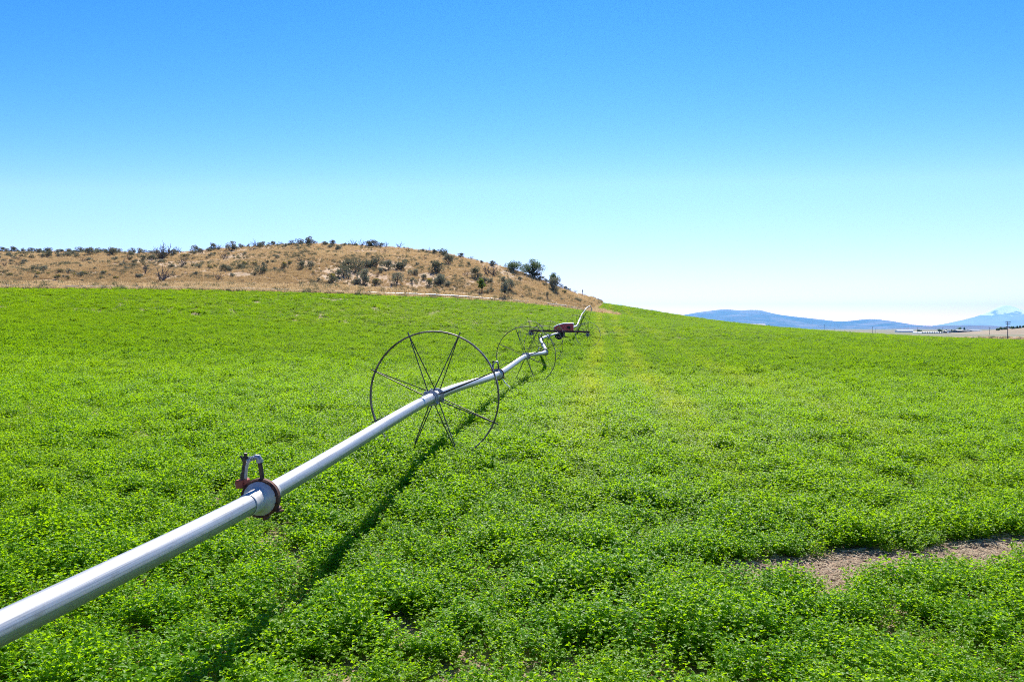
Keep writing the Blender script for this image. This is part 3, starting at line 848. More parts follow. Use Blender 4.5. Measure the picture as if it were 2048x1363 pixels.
# coupling with its flange, clamp and self-levelling sprinkler
def make_coupling(q, loc):
    mb = MB()
    mb.lathe([(.0650, -.20), (.0695, -.195), (.0705, -.085), (.080, -.052), (.087, -.046), (.112, -.022), (.113, .022), (.088, .045), (.074, .07), (.0695, .16), (.065, .165)], n=40)
    body = mb.build('coupling', M['castal'], line, smooth=35)
    body.rotation_mode = 'QUATERNION'; body.rotation_quaternion = q; body.location = loc
    cb = MB()
    cb.lathe([(.110, -.024), (.119, -.027), (.127, -.016), (.127, .016), (.119, .027), (.110, .024)], n=40, close=True)
    for th in (-30, -75, 215):
        c, s = math.cos(math.radians(th)), math.sin(math.radians(th))
        cb.box((c * .132, 0, s * .132), (.022, .05, .03), Matrix.Rotation(-math.radians(th), 3, 'Y'), bev=.004)
    cb.tube([(.118, -.035, -.075), (.135, .03, -.085)], .009, 8)
    for k in range(14):
        th = 2 * math.pi * k / 14 + .2; cb.box((.116 * math.cos(th), -.028, .116 * math.sin(th)), (.012, .006, .009))
    cb.build('clamp', M['rust'], body, smooth=30)
    sp = MB()
    sp.tube([(-.003, 0, .228), (-.005, 0, .25)], .021, 14)
    sp.tube([(-.005, 0, .246), (-.012, 0, .262), (-.030, 0, .262)], .0185, 12)
    for k in range(4): sp.tube([(-.030 - .010 * k, 0, .2605 - .003 * k), (-.0355 - .010 * k, 0, .2590 - .003 * k)], .0165 if k % 2 else .014, 12)
    sp.tube([(-.03, 0, .260), (-.085, 0, .238)], .0115, 10)
    spk = sp.build('sprinkler', [M['greysteel']], line, smooth=40)
    spk.rotation_mode = 'QUATERNION'; spk.rotation_quaternion = q; spk.location = loc
    rb_ = MB(); rb_.tube([(.012, 0, .12), (.004, 0, .19), (-.004, 0, .232)], .0145, 12); rb_.build('riser', M['darkrust'], spk, smooth=60)
    ar = MB()
    ar.tube([(-.06, -.012, .248), (-.076, -.014, .228), (-.086, -.014, .195), (-.092, -.012, .15), (-.096, -.008, .125)], .0095, 10)
    ar.build('swing_arm', M['castal'], spk, smooth=60)
    nb = MB()
    nb.tube([(-.116, .002, .118), (-.113, .002, .160)], .0195, 12)
    for k in range(3): nb.tube([(-.1155 + .001 * k, .002, .130 + .011 * k), (-.1152 + .001 * k, .002, .134 + .011 * k)], .0215, 12)
    nb.tube([(-.113, .002, .160), (-.107, .002, .215), (-.103, .002, .232)], [.015, .012, .014], 12)
    nb.box((-.104, 0, .248), (.020, .030, .034), Matrix.Rotation(.15, 3, 'Y'), bev=.004)
    nb.tube([(-.100, 0, .255), (-.094, -.004, .288)], [.012, .0095], 10)
    nb.tube([(-.104, 0, .235), (-.122, -.006, .262), (-.130, -.008, .268)], [.010, .008, .010], 8)
    nb.tube([(-.098, 0, .25), (-.080, .004, .262)], .008, 8)
    nb.build('nozzle', M['darksteel'], spk, smooth=40)
    wb = MB()
    wb.box((-.128, -.018, .092), (.046, .042, .054), Matrix.Rotation(-.10, 3, 'Y'), bev=.005)
    wb.box((-.094, .004, .096), (.026, .040, .052), Matrix.Rotation(.06, 3, 'Y'), bev=.005)
    wb.build('counterweight', M['redweight'], spk, smooth=30)
    bb = MB()
    bb.box((-.108, .012, .040), (.030, .030, .06), Matrix.Rotation(.35, 3, 'Y'), bev=.004)
    bb.build('bracket', M['rust'], body)
    return body, spk
first = None
for i, kn in enumerate((3, 5, 7, 9)):
    q = tang(kn).to_track_quat('Y', 'Z'); loc = NODES[kn] - root_loc
    if first is None: first = make_coupling(q, loc)
    else:
        for o in first:
            c = copy_tree(o, line); c.rotation_quaternion = q; c.location = loc
            if o.name.startswith('sprinkler') and i == 2: c.rotation_quaternion = q @ Matrix.Rotation(-.9, 3, 'Y').to_quaternion()
# drain hose under the second coupling
hb = MB(); b = NODES[5] - root_loc
hb.tube([b + Vector((.09, -.05, -.09)), b + Vector((.16, -.12, -.18)), b + Vector((.25, -.2, -.26))], .011, 8)
hb.build('drain_hose', M['whitepipe'], line, smooth=60)
# bent end of the line
eb = MB(); e0 = NODES[-1] - root_loc
eb.tube([e0, e0 + Vector((.18, .15, .0)), e0 + Vector((.28, .2, -.25)), e0 + Vector((.28, .2, -.75))], .07, 12)
eb.build('end_elbow', M['greysteel'], line, smooth=60)

# ---- engine-driven mover in the middle of the line
mq = Vector((.12, 1, 0)).to_track_quat('Y', 'Z') @ Matrix.Rotation(math.radians(1.2), 3, 'Y').to_quaternion()
mloc = NODES[11] - root_loc
mb = MB()
for y in (-.34, .34): mb.box((0, y, .09), (3.76, .09, .12), bev=.008)
for x in (-.95, -.3, .75, 1.0): mb.box((x, 0, .085), (.07, .6, .08), bev=.006)
for x in (-1.77, 1.78):
    mb.box((x, -.34, .0), (.10, .08, .14), bev=.01); mb.box((x, .34, .0), (.10, .08, .14), bev=.01)
mover = mb.build('drive_mover', M['redbeam'], line, mloc)
mover.rotation_mode = 'QUATERNION'; mover.rotation_quaternion = mq
tag(mover, 'red engine unit on a dark beam with four small wheels')
hb = MB()
hb.prism([(-.36, .155), (-.33, .33), (-.13, .455), (.28, .575), (.80, .60), (.86, .57), (.88, .155)], -.31, .31)
hb.box((.25, -.313, .20), (1.1, .012, .03)); 
hb.build('hood', M['redpaint'], mover)
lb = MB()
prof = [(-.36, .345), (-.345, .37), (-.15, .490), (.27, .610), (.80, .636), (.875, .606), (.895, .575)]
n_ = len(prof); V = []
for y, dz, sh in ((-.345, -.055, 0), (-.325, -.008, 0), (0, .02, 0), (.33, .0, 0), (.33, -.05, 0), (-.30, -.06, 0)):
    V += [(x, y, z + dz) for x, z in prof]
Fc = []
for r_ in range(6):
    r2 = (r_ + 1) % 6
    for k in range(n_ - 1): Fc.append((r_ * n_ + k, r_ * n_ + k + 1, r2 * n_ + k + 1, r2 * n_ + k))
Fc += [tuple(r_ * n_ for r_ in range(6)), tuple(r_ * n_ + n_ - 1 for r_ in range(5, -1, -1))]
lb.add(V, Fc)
lb.build('hood_lit_edge', M['whitemetal'], mover)  # added white strip, front edge lowered, paints the sunlight along the hood top
kb = MB()
kb.lathe([(.0, -.41), (.075, -.41), (.095, -.39), (.095, -.312), (.0, -.312)], (.60, 0, .33), n=20)
kb.lathe([(.0, -.37), (.05, -.37), (.055, -.312), (.0, -.312)], (.52, 0, .36), n=14)
kb.build('air_filter', M['black'], mover, smooth=35)
kb = MB()
kb.box((-.02, -.345, .31), (.19, .06, .075), bev=.01); kb.box((-.08, -.36, .24), (.06, .07, .06)); kb.tube([(.06, -.35, .30), (.12, -.37, .22), (.10, -.36, .16)], .014, 8)
kb.build('fuel_bracket', M['yellow'], mover)
kb = MB()
kb.lathe([(.0, -.13), (.24, -.13), (.27, -.115), (.27, -.075), (.24, -.06), (.0, -.06)], (-.02, 0, -.16), n=30)
kb.box((.12, .0, -.10), (.42, .35, .30), bev=.03)
kb.tube([(.2, -.1, -.22), (.42, -.2, -.25)], .03, 8)
kb.build('gearbox', M['black'], mover, smooth=35)
kb = MB(); kb.box((.02, -.21, -.02), (.20, .12, .13), bev=.02); kb.build('chain_guard', M['greenpaint'], mover)
kb = MB(); kb.tube([(.38, -.18, -.24), (.5, -.25, -.28), (.56, -.22, -.22)], .022, 8); kb.build('drive_lever', M['yellow'], mover)
for x in (-1.77, 1.78):
    ax = MB(); ax.tube([(x, -.72, -.09), (x, .72, -.09)], .035, 10)
    ax.lathe([(.0, -.56), (.10, -.56), (.12, -.54), (.12, -.40), (.0, -.40)], (x, 0, -.09), n=18)
    ax.build('axle', M['black'], mover, smooth=40)
    for y in (-.62, .62):
        c = copy_tree(wheel, line)
        c.material_slots[0].link = 'OBJECT'; c.material_slots[0].material = M['palerim']
        c.scale = (.91, .6, .91)
        c.location = mloc + mq @ Vector((x, y, -.09)); c.rotation_quaternion = mq @ Matrix.Rotation(random.uniform(0, .7), 3, 'Y').to_quaternion()

# ---- white mainline pipe lying along the foot of the hill
ML = [(-420, 572.5), (-200, 572), (0, 572), (400, 576), (530, 579), (680, 583.7), (840, 589.7), (905, 592.5), (980, 598.5), (1058, 605), (1096, 608.5), (1133, 613), (1163, 619.8)]
def ml_pt(px):
    py = float(np.interp(px, [q[0] for q in ML], [q[1] for q in ML])); d = float(edge_d(px)) + .35; py -= 1.2 + .6 * min(1, max(0, (px - 780) / 60))
    return P(px, py, d)
mroot = empty('mainline_pipe', ml_pt(600)); tag(mroot, 'white irrigation mainline pipe lying in the dry grass along the foot of the hill', 'pipe')
pxs = [-400, -300, -200, -110, -20, 52, 160, 262, 345, 410, 470, 530, 592, 650, 690, 740, 790, 835, 872, 908, 945, 985, 1022, 1058]
for a, b in list(zip(pxs[:-1], pxs[1:])) + [(1094, 1133), (1137, 1163)]:
    mb = MB()
    pts = [ml_pt(a + (b - a) * t) - mroot.location for t in (.015, .5, .985)]
    mb.tube(pts, .075 if a > 800 else .09, 10)
    e = (pts[-1] - pts[0]).normalized()
    mb.tube([pts[-1] - e * .25, pts[-1] + e * .02], .10, 10)
    mb.build('pipe', M['whitepipe'], mroot, smooth=50)

# ------------------------------------------------------------------ hillside shrubs, each its own object
def twigs(mb, n, h, spread, r, lev=2, mi=0):
    for _ in range(n):
        a = random.uniform(0, 6.28); e = random.uniform(.35, 1.0)
        p = Vector((random.uniform(-.05, .05), random.uniform(-.05, .05), 0)); pts = [p.copy()]
        dirn = Vector((math.cos(a) * spread * e, math.sin(a) * spread * e, random.uniform(.7, 1.0) * h)).normalized()
        L_ = h * random.uniform(.55, 1.05)
        for k in range(4):
            dirn = (dirn + Vector((random.gauss(0, .22), random.gauss(0, .22), random.gauss(0, .15)))).normalized()
            pts.append(pts[-1] + dirn * L_ / 4)
        mb.tube(pts, [r, r * .85, r * .65, r * .45, r * .25], 5, mi=mi)
        if lev > 1:
            for k in (2, 3, 3, 4):
                b = pts[k]; a2 = random.uniform(0, 6.28)
                d2 = (dirn + Vector((math.cos(a2), math.sin(a2), random.uniform(-.1, .6))) * .8).normalized()
                q1 = b + d2 * L_ * .16; q2 = q1 + (d2 + Vector((random.gauss(0, .4), random.gauss(0, .4), .25))).normalized() * L_ * .16
                mb.tube([b, q1, q2], [r * .5, r * .35, r * .18], 4, mi=mi)
def add_leaves(V, T, tint, c, rad, n, leaf, squash=.8, up=.3):
    d = unit(rng.normal(0, 1, (n, 3))); rr_ = rng.uniform(.35, 1.0, n) ** .6
    p = np.array(c) + d * rr_[:, None] * np.array([rad, rad, rad * squash])
    D = unit(d + rng.normal(0, .7, (n, 3)) + np.array([0, 0, up])); N_ = unit(np.cross(D, rng.normal(0, 1, (n, 3))))
    v, t = leaf_quads(p, D, N_, leaf * rng.uniform(.6, 1.3, n), leaf * .6 * rng.uniform(.6, 1.2, n))
    off = sum(len(q) for q in V)
    V.append(v); T.append(t + off); tint.append(np.repeat(np.clip(rng.normal(.5, .24, n), 0, 1), 5))
def foliage_obj(name, V, T, tint, mat, link=True):
    return mesh_np(name, np.concatenate(V), np.concatenate(T), mat, link=link, vattr={'tint': np.concatenate(tint)})
def joined(name, fol_list, mb, mats):
    """One mesh: leaf sets with their material slots, then woody tubes."""
    me = bpy.data.meshes.new(name)
    Vs = []; Fs = []; ms = []; ti = []; off = 0
    for (V, T, t), mi in fol_list:
        v = np.concatenate(V); f = np.concatenate(T) + off
        Vs.append(v); Fs += f.tolist(); ms += [mi] * len(f); ti.append(np.concatenate(t)); off += len(v)
    if mb is not None and mb.n:
        v = np.concatenate(mb.v); Vs.append(v); Fs += [tuple(i + off for i in f) for f in mb.f]; ms += [len(mats) - 1] * len(mb.f); ti.append(np.zeros(len(v)))
    me.from_pydata(np.concatenate(Vs).tolist(), [], Fs)
    for m_ in mats: me.materials.append(m_)
    me.polygons.foreach_set('material_index', ms)
    at = me.attributes.new('tint', 'FLOAT', 'POINT'); at.data.foreach_set('value', np.concatenate(ti).astype(np.float32))
    me.update()
    return me
def sage_mesh(dark, flower=False):
    V, T, t = [], [], []; V2, T2, t2 = [], [], []
    nl = random.randint(9, 14)
    for _ in range(nl):
        a = random.uniform(0, 6.28); r = .42 * math.sqrt(random.uniform(0, 1)); z = random.uniform(.22, .85) * (1 - .5 * r)
        add_leaves(V, T, t, (r * math.cos(a), r * math.sin(a), z), random.uniform(.13, .23), 85, .085, .9, .6)
        if flower and z > .4: add_leaves(V2, T2, t2, (r * math.cos(a), r * math.sin(a), z + .12), .13, 40, .07, .45, .8)
    mb = MB(); twigs(mb, 7, .75, .55, .022, 2)
    fl = [((V, T, t), 0)]; mats = [M['sagedark' if dark else 'sage'], M['twig']]
    if flower and V2: fl.append(((V2, T2, t2), 1)); mats = [M['sagedark'], M['yellowflower'], M['twig']]
    return joined('sagebrush', fl, mb, mats)
def dead_mesh():
    mb = MB(); twigs(mb, 9, 1.0, .75, .030, 2)
    me = bpy.data.meshes.new('dead_shrub'); me.from_pydata(np.concatenate(mb.v).tolist(), [], mb.f); me.materials.append(M['twig']); me.update()
    return me
def weedy_mesh():
    V, T, t = [], [], []
    for _ in range(7):
        a = random.uniform(0, 6.28); r = .12 * random.random()
        add_leaves(V, T, t, (r * math.cos(a), r * math.sin(a), random.uniform(.15, .95)), .13, 50, .09, 1.3, .8)
    mb = MB(); twigs(mb, 4, .95, .2, .02, 1)
    return joined('upright_shrub', [((V, T, t), 0)], mb, [M['sagedark'], M['twig']])
MESH = {'s': [sage_mesh(False) for _ in range(5)], 'k': [sage_mesh(True) for _ in range(5)], 'y': [sage_mesh(True, True) for _ in range(3)],
        'd': [dead_mesh() for _ in range(6)], 'w': [weedy_mesh() for _ in range(2)]}
SH = []   # (kind, px, base py, height px, width factor)
def crop(ox, oy, s, items):
    for it in items:
        k, zx, zy, zh = it[:4]; wf = it[4] if len(it) > 4 else 1.0
        SH.append((k, ox + zx / s, oy + zy / s, zh / s, wf))
crop(0, 470, 6.02, [('k', 30, 200, 66), ('s', 95, 200, 50), ('k', 165, 205, 72, 1.2), ('s', 230, 200, 45), ('s', 290, 195, 62), ('k', 385, 195, 66), ('s', 450, 195, 48), ('k', 590, 195, 76), ('s', 530, 195, 40), ('s', 715, 200, 56), ('s', 760, 200, 45),
    ('k', 838, 190, 62), ('s', 905, 195, 40), ('k', 975, 195, 82), ('s', 1090, 250, 100, 1.2), ('s', 1180, 220, 76), ('k', 1260, 215, 56), ('s', 1350, 248, 98, 1.3), ('s', 1450, 225, 60), ('k', 1590, 228, 78), ('s', 1690, 230, 70), ('d', 1760, 215, 50), ('d', 1885, 225, 85), ('d', 1965, 285, 165), ('k', 1950, 285, 90),
    ('k', 395, 290, 64), ('d', 245, 310, 70), ('k', 600, 268, 84), ('s', 520, 275, 52), ('k', 430, 430, 70), ('s', 530, 435, 78), ('s', 150, 330, 48), ('s', 300, 240, 44), ('s', 820, 270, 70, 1.4), ('k', 930, 255, 48), ('d', 1000, 335, 76), ('d', 1060, 330, 50), ('d', 75, 395, 85), ('s', 180, 300, 50), ('d', 215, 380, 60), ('s', 700, 260, 50),
    ('y', 125, 505, 52), ('y', 20, 495, 36), ('y', 700, 535, 66), ('y', 735, 460, 58), ('y', 1030, 490, 60), ('s', 970, 505, 76), ('y', 900, 495, 46), ('y', 1262, 475, 55), ('y', 1400, 545, 54), ('d', 1760, 470, 110), ('k', 1765, 430, 55), ('d', 1940, 570, 180), ('s', 850, 470, 62), ('s', 1150, 420, 40), ('y', 1500, 465, 30), ('y', 590, 485, 44), ('s', 500, 480, 40),
    ('s', 1460, 380, 44), ('k', 1620, 385, 56), ('d', 1500, 330, 50), ('s', 1250, 340, 40), ('k', 1820, 290, 60), ('s', 1330, 500, 36), ('y', 830, 545, 44)])
crop(320, 460, 5.69, [('d', 55, 320, 150), ('s', 30, 320, 70), ('s', 150, 290, 80), ('d', 215, 250, 70), ('k', 410, 250, 88), ('s', 470, 255, 55), ('k', 600, 228, 78), ('d', 680, 225, 66), ('k', 805, 238, 116), ('s', 860, 232, 60), ('s', 930, 205, 52), ('s', 1015, 190, 36), ('d', 1085, 190, 78), ('s', 1150, 170, 34), ('k', 1240, 165, 40), ('s', 1290, 162, 52), ('d', 1375, 160, 46),
    ('s', 1430, 195, 50), ('k', 1510, 175, 60), ('k', 1600, 170, 80), ('k', 1710, 165, 90), ('s', 1770, 165, 40), ('s', 1572, 225, 42), ('k', 1885, 180, 56), ('k', 1965, 185, 70), ('s', 2030, 230, 66),
    ('d', 250, 410, 118), ('d', 720, 330, 80), ('k', 740, 470, 86), ('s', 800, 475, 50), ('k', 1150, 500, 120), ('s', 1180, 400, 40), ('k', 1620, 450, 96), ('s', 1720, 420, 78), ('y', 575, 450, 58), ('y', 630, 430, 40), ('y', 1420, 445, 84), ('y', 1480, 400, 56), ('d', 670, 575, 100), ('d', 35, 575, 120), ('s', 1340, 330, 55), ('k', 920, 440, 60), ('s', 545, 330, 40), ('d', 755, 330, 60), ('d', 1040, 240, 55), ('d', 350, 300, 50), ('d', 490, 265, 50),
    ('s', 150, 500, 40), ('d', 1180, 290, 40), ('y', 1750, 500, 36), ('k', 1800, 590, 50), ('s', 400, 580, 24)])
crop(640, 460, 5.69, [('d', 380, 185, 78), ('k', 70, 175, 52), ('d', 470, 185, 76), ('k', 555, 190, 76), ('k', 605, 190, 82), ('d', 645, 195, 66), ('k', 700, 195, 56), ('d', 750, 195, 56), ('s', 290, 175, 36), ('s', 225, 228, 60), ('s', 330, 180, 30), ('d', 900, 205, 68), ('d', 1000, 245, 52), ('s', 960, 205, 25), ('s', 1170, 245, 40), ('d', 1250, 275, 66), ('k', 1300, 285, 66), ('d', 1340, 270, 50), ('k', 1400, 300, 100), ('k', 1600, 312, 50, 1.5), ('s', 1460, 390, 118), ('d', 1725, 330, 40), ('s', 1840, 375, 36), ('k', 1960, 405, 58),
    ('k', 320, 450, 120), ('k', 415, 475, 140), ('k', 525, 430, 116), ('k', 640, 420, 136), ('k', 275, 535, 130), ('s', 495, 610, 175, .8), ('s', 430, 620, 90), ('y', 150, 610, 118), ('y', 650, 622, 78), ('s', 785, 450, 108), ('k', 870, 445, 90), ('k', 930, 450, 126), ('s', 880, 612, 150, .85), ('k', 1330, 490, 138, 1.2), ('s', 1350, 612, 130), ('s', 1385, 590, 90), ('y', 1240, 640, 88), ('s', 1450, 640, 78), ('y', 1268, 378, 34), ('s', 1060, 510, 70, 1.5), ('k', 1790, 550, 118), ('d', 1660, 530, 80), ('d', 1985, 530, 110), ('d', 1900, 520, 120), ('y', 1530, 420, 28), ('s', 1055, 600, 60), ('d', 740, 260, 50), ('d', 560, 300, 50), ('s', 700, 490, 60), ('s', 1110, 400, 40), ('d', 1190, 350, 50), ('s', 1690, 400, 36), ('s', 1180, 560, 60), ('k', 720, 400, 50), ('s', 620, 600, 50)])
crop(960, 500, 7.31, [('k', 180, 225, 66), ('k', 860, 430, 100, 1.8), ('k', 770, 390, 70, 1.3), ('s', 1060, 590, 190, 1.0), ('k', 960, 470, 70), ('k', 945, 535, 64), ('s', 1250, 570, 60), ('k', 1292, 570, 44), ('s', 330, 470, 90), ('d', 210, 390, 110), ('s', 580, 450, 66), ('s', 160, 620, 80), ('s', 90, 640, 70), ('w', 985, 730, 120), ('y', 1230, 640, 60), ('s', 1100, 600, 80), ('k', 1170, 560, 70), ('s', 430, 590, 160, .9), ('w', 1500, 655, 84, .5), ('w', 1327, 600, 54, .5), ('d', 1540, 655, 40), ('d', 1380, 625, 50),
    ('s', 1000, 745, 40, 1.6), ('s', 1440, 755, 60, 1.5), ('s', 1200, 740, 50, 1.6), ('d', 600, 720, 70), ('d', 440, 725, 90), ('d', 405, 725, 80), ('s', 40, 480, 110), ('s', 140, 480, 80)])
for _ in range(46):          # the thicket at the left end goes on
    px = random.uniform(-300, 330); SH.append((random.choice('sskd'), px, random.uniform(503, 531), random.uniform(6, 11), 1.0))
for _ in range(76):
    px = random.uniform(-250, 760); sk = np.interp(px, CR_PX, CR_PY); ft = np.interp(px, EDGE_PX, EDGE_PY); t_ = random.uniform(.04, .85)
    SH.append((random.choice('ssskddy'), px, sk + (ft - sk) * t_, random.uniform(5, 9.5), random.uniform(1, 1.5)))
for _ in range(26):
    px = random.uniform(-300, 0); SH.append((random.choice('sskdy'), px, random.uniform(510, 560), random.uniform(7, 13), 1.0))
for _ in range(34):          # scrub along the skyline
    px = random.uniform(0, 720); SH.append((random.choice('sskd'), px, np.interp(px, CR_PX, CR_PY) + random.uniform(-.3, 6), random.uniform(6, 11), random.uniform(1, 1.5)))
KIND = {'s': ('sagebrush', 'grey-green sagebrush', 'shrub', 'sagebrush on the hill'), 'k': ('sagebrush', 'dark grey sagebrush', 'shrub', 'sagebrush on the hill'),
        'y': ('rabbitbrush', 'yellow-flowered rabbitbrush', 'shrub', 'rabbitbrush on the hill'), 'd': ('dead_shrub', 'bare dead shrub', 'shrub', 'dead shrubs on the hill'),
        'w': ('upright_shrub', 'narrow dark upright shrub', 'shrub', 'upright shrubs on the hill')}
COLS = [(0, 'outside the left frame edge'), (110, 'at the far left end'), (220, 'left of the near sprinkler'), (340, 'where the left thicket ends'), (450, 'left above the near sprinkler'), (580, 'above the near sprinkler'),
        (720, 'left of the nearest wheel'), (830, 'above left half of nearest wheel'), (920, 'above right half of nearest wheel'), (1000, 'beside the bright green shrub'), (1060, 'below the round trees'), (1120, 'right of the round trees'), (1300, 'at the right foot of the hill')]
cells = {}
for (k, px, py, h, wf) in SH:
    p = hill_at(px, py)
    sky = np.interp(px, CR_PX, CR_PY)
    fr = (py - sky) / max(8, np.interp(px, EDGE_PX, EDGE_PY) - sky)
    row = 'on the skyline' if fr < .10 else 'on the upper slope' if fr < .45 else 'on the middle slope' if fr < .75 else 'near the hill foot'
    size = 'small' if h < 9 else 'large' if h > 16 else 'medium'
    colt = next(t for lim, t in COLS if px < lim)
    me = random.choice(MESH[k])
    nm, ad, cat, grp = KIND[k]
    o = bpy.data.objects.new(nm, me); COL.objects.link(o)
    hm = h / F * p.y * 1.08
    hh = {'s': .95, 'k': .95, 'y': .95, 'd': 1.0, 'w': 1.1}[k]
    sc_ = hm / hh
    o.scale = (sc_ * wf * random.uniform(.95, 1.2), sc_ * wf * random.uniform(.95, 1.2), sc_)
    o.rotation_euler = (0, 0, random.uniform(0, 6.28)); o.location = p - Vector((0, 0, .06))
    o['category'] = cat; o['group'] = grp
    cells.setdefault((size, ad, row, colt), []).append((px, o))
ORD = ['leftmost', 'second from left', 'third from left', 'fourth from left', 'fifth from left', 'sixth from left']
for (size, ad, row, colt), ls in cells.items():
    ls.sort(key=lambda q: q[0])
    for i, (px, o) in enumerate(ls):
        pre = '' if len(ls) == 1 else ('leftmost ' if i == 0 else 'rightmost ' if i == len(ls) - 1 else (ORD[i] + ' ') if i < 6 else 'inner ')
        o['label'] = f'{pre}{size} {ad} {row} {colt}'

# ---- trees
def tree(name, label, base, h, wd, leafmat, n_lobes=14, leaf=.16, per=120, trunk_h=.3, lean=0, conifer=False, group=None, tr=.05, low=.0):
    r = empty(name, base); tag(r, label, 'tree', group)
    mb = MB(); trk = tr * h * .6
    tips = []
    top = Vector((lean * h, 0, h * .62))
    mb.tube([(0, 0, -.3), (lean * h * .2, 0, h * trunk_h * .5), (lean * h * .4, 0, h * trunk_h), tuple(top)], [trk * 1.3, trk, trk * .8, trk * .3], 8)
    V, T, t = [], [], []
    for i in range(n_lobes):
        if conifer:
            z = h * (.12 + .86 * i / n_lobes); rr_ = wd * .5 * (1 - i / n_lobes) * random.uniform(.4, .75); a = random.uniform(0, 6.28); c = Vector((rr_ * math.cos(a), rr_ * math.sin(a), z)); rad = wd * .26 * (1.05 - i / n_lobes) + .03 * h
        else:
            a = random.uniform(0, 6.28); e = random.uniform(-.5, 1.35); q = random.uniform(.55, .85)
            q = random.uniform(.35, 1.0); c = Vector((wd * .44 * q * math.cos(a) * math.cos(e) + lean * h * .5, wd * .44 * q * math.sin(a) * math.cos(e), h * (.52 - low) + h * (.42 if e > 0 else .34) * q * math.sin(e)))
            rad = wd * random.uniform(.07, .15)
        mb.tube([(lean * h * .3, 0, h * trunk_h * random.uniform(.6, 1.1)), tuple((c + Vector((0, 0, h * trunk_h))) * .5), tuple(c)], [trk * .5, trk * .32, trk * .1], 5)
        add_leaves(V, T, t, tuple(c), rad, per, leaf, .8, .1)
    mb.build('trunk', M['bark'], r, smooth=60)
    o = foliage_obj('crown', V, T, t, leafmat); o.parent = r
    return r
def hill_tree(name, label, px, py, hpx, wpx, leafmat, dd=0, **kw):
    p = hill_at(px, py) if dd == 0 else P(px, py, dd)
    return tree(name, label, p, hpx / F * p.y, wpx / F * p.y, leafmat, **kw)
HT = 'trees on the hill shoulder'
hill_tree('round_tree', 'largest dark round-crowned tree standing on the hill shoulder skyline', 1065, 551, 40, 54, M['treeleaf'], group=HT, n_lobes=60, leaf=.2, per=56, trunk_h=.1, low=.13)
hill_tree('round_tree', 'low bushy dark tree left of the largest hill tree', 1027, 542, 23, 46, M['treeleaf'], group=HT, n_lobes=42, leaf=.18, per=56, trunk_h=.08, low=.14)
hill_tree('round_tree', 'small dark tree down the skyline right of the two bigger hill trees', 1106, 571, 30, 29, M['treeleaf'], group=HT, n_lobes=34, leaf=.18, per=56, trunk_h=.1, low=.12)
hill_tree('bright_shrub', 'bright yellow-green upright shrub with dark stem at the hill foot', 964, 587, 33, 22, M['greenleaf'], n_lobes=24, leaf=.17, per=60, trunk_h=.35, tr=.06, low=-.02)
hill_tree('small_tree', 'small grey-green round tree on a bare stem by the mainline pipe', 1010, 599, 36, 24, M['sage'], n_lobes=26, leaf=.15, per=60, trunk_h=.4, tr=.035, low=-.04)

# ------------------------------------------------------------------ across the plain: pole line, farm, greenhouses
def far(px, d, z=PZ): return Vector(((px - CX) / F * d, d, z))
def utility_pole():
    b = far(2015.3, 450, PZ - .1)
    r = empty('utility_pole', b); tag(r, 'tall wooden utility pole with two crossarms and hanging transformers beyond the field', 'utility pole')
    k = 450 / F
    mb = MB(); mb.tube([(0, 0, -.5), (0, 0, 5), (0, 0, 11.0)], [.26, .22, .17], 10); mb.build('pole', M['wood'], r, smooth=60)
    for z, w_ in ((10.5, 2.9), (9.45, 2.7)):
        mb = MB(); mb.box((0, -.24, z), (w_, .16, .22), bev=.02)
        for x in (-.9, .9): mb.tube([(x, -.24, z - .1), (0, -.2, z - .75)], .035, 5)
        a = mb.build('crossarm', M['wood'], r)
        for x in (-w_ / 2 + .1, -w_ / 4, w_ / 4, w_ / 2 - .1):
            ib = MB(); ib.lathe([(0, .42), (.05, .40), (.09, .28), (.05, .22), (.09, .12), (.04, .06), (.04, 0)], (0, 0, 0), Matrix.Rotation(math.pi / 2, 3, 'X'), n=8)
            ib.build('insulator', M['porcelain'], a, (x, -.24, z + .11))
    for x in (-.78, .78):
        tb = MB(); tb.lathe([(0, 1.05), (.26, 1.0), (.32, .92), (.32, .08), (.28, 0), (0, 0)], (x, -.05, 7.1), Matrix.Rotation(math.pi / 2, 3, 'X'), n=14)
        tb.tube([(x - .1, -.05, 8.1), (x - .1, -.05, 8.45)], .05, 6); tb.box((x * .5, -.05, 7.7), (abs(x), .08, .1))
        tb.build('transformer', M['tank'], r, smooth=40)
utility_pole()
POLES = [(1537.7, 800, 5.2, 'left of the whole line, just right of the white hay shed'), (1648.5, 1000, 14.5, 'tall, in front of the blue hills'), (1668.5, 1100, 9.0, 'short, right of a taller pole'), (1745, 900, 15.5, 'tallest, below the gap between the hills'), (1750.5, 1150, 10.0, 'short, close right of the tallest'),
         (1835, 1150, 11.5, 'beside the round tree by the greenhouses'), (1884.6, 1150, 10.5, 'behind the greenhouse row'), (1907.8, 1150, 10.5, 'left of the long farm shed'), (1979, 850, 14.0, 'between the farm sheds and the crossarm pole')]
for i, (px, d, hpx, wh) in enumerate(POLES):
    b = far(px, d, PZ - .3); h = hpx / F * d + (PZ + .3 + 0) * 0 + .5
    ytop = {1537.7: 648.8, 1648.5: 648.3}.get(px)
    if ytop: h = -(ytop - HY) / F * d - b.z
    r = empty('far_pole', b); tag(r, 'thin distant wooden pole ' + wh, 'utility pole', 'distant poles on the plain')
    mb = MB(); mb.tube([(0, 0, -.5), (0, 0, h)], [.2, .13], 6); mb.build('pole', M['wood'], r, smooth=60)
    mb = MB(); mb.box((0, -.15, h - .5), (2.2, .12, .16)); mb.build('crossarm', M['wood'], r)

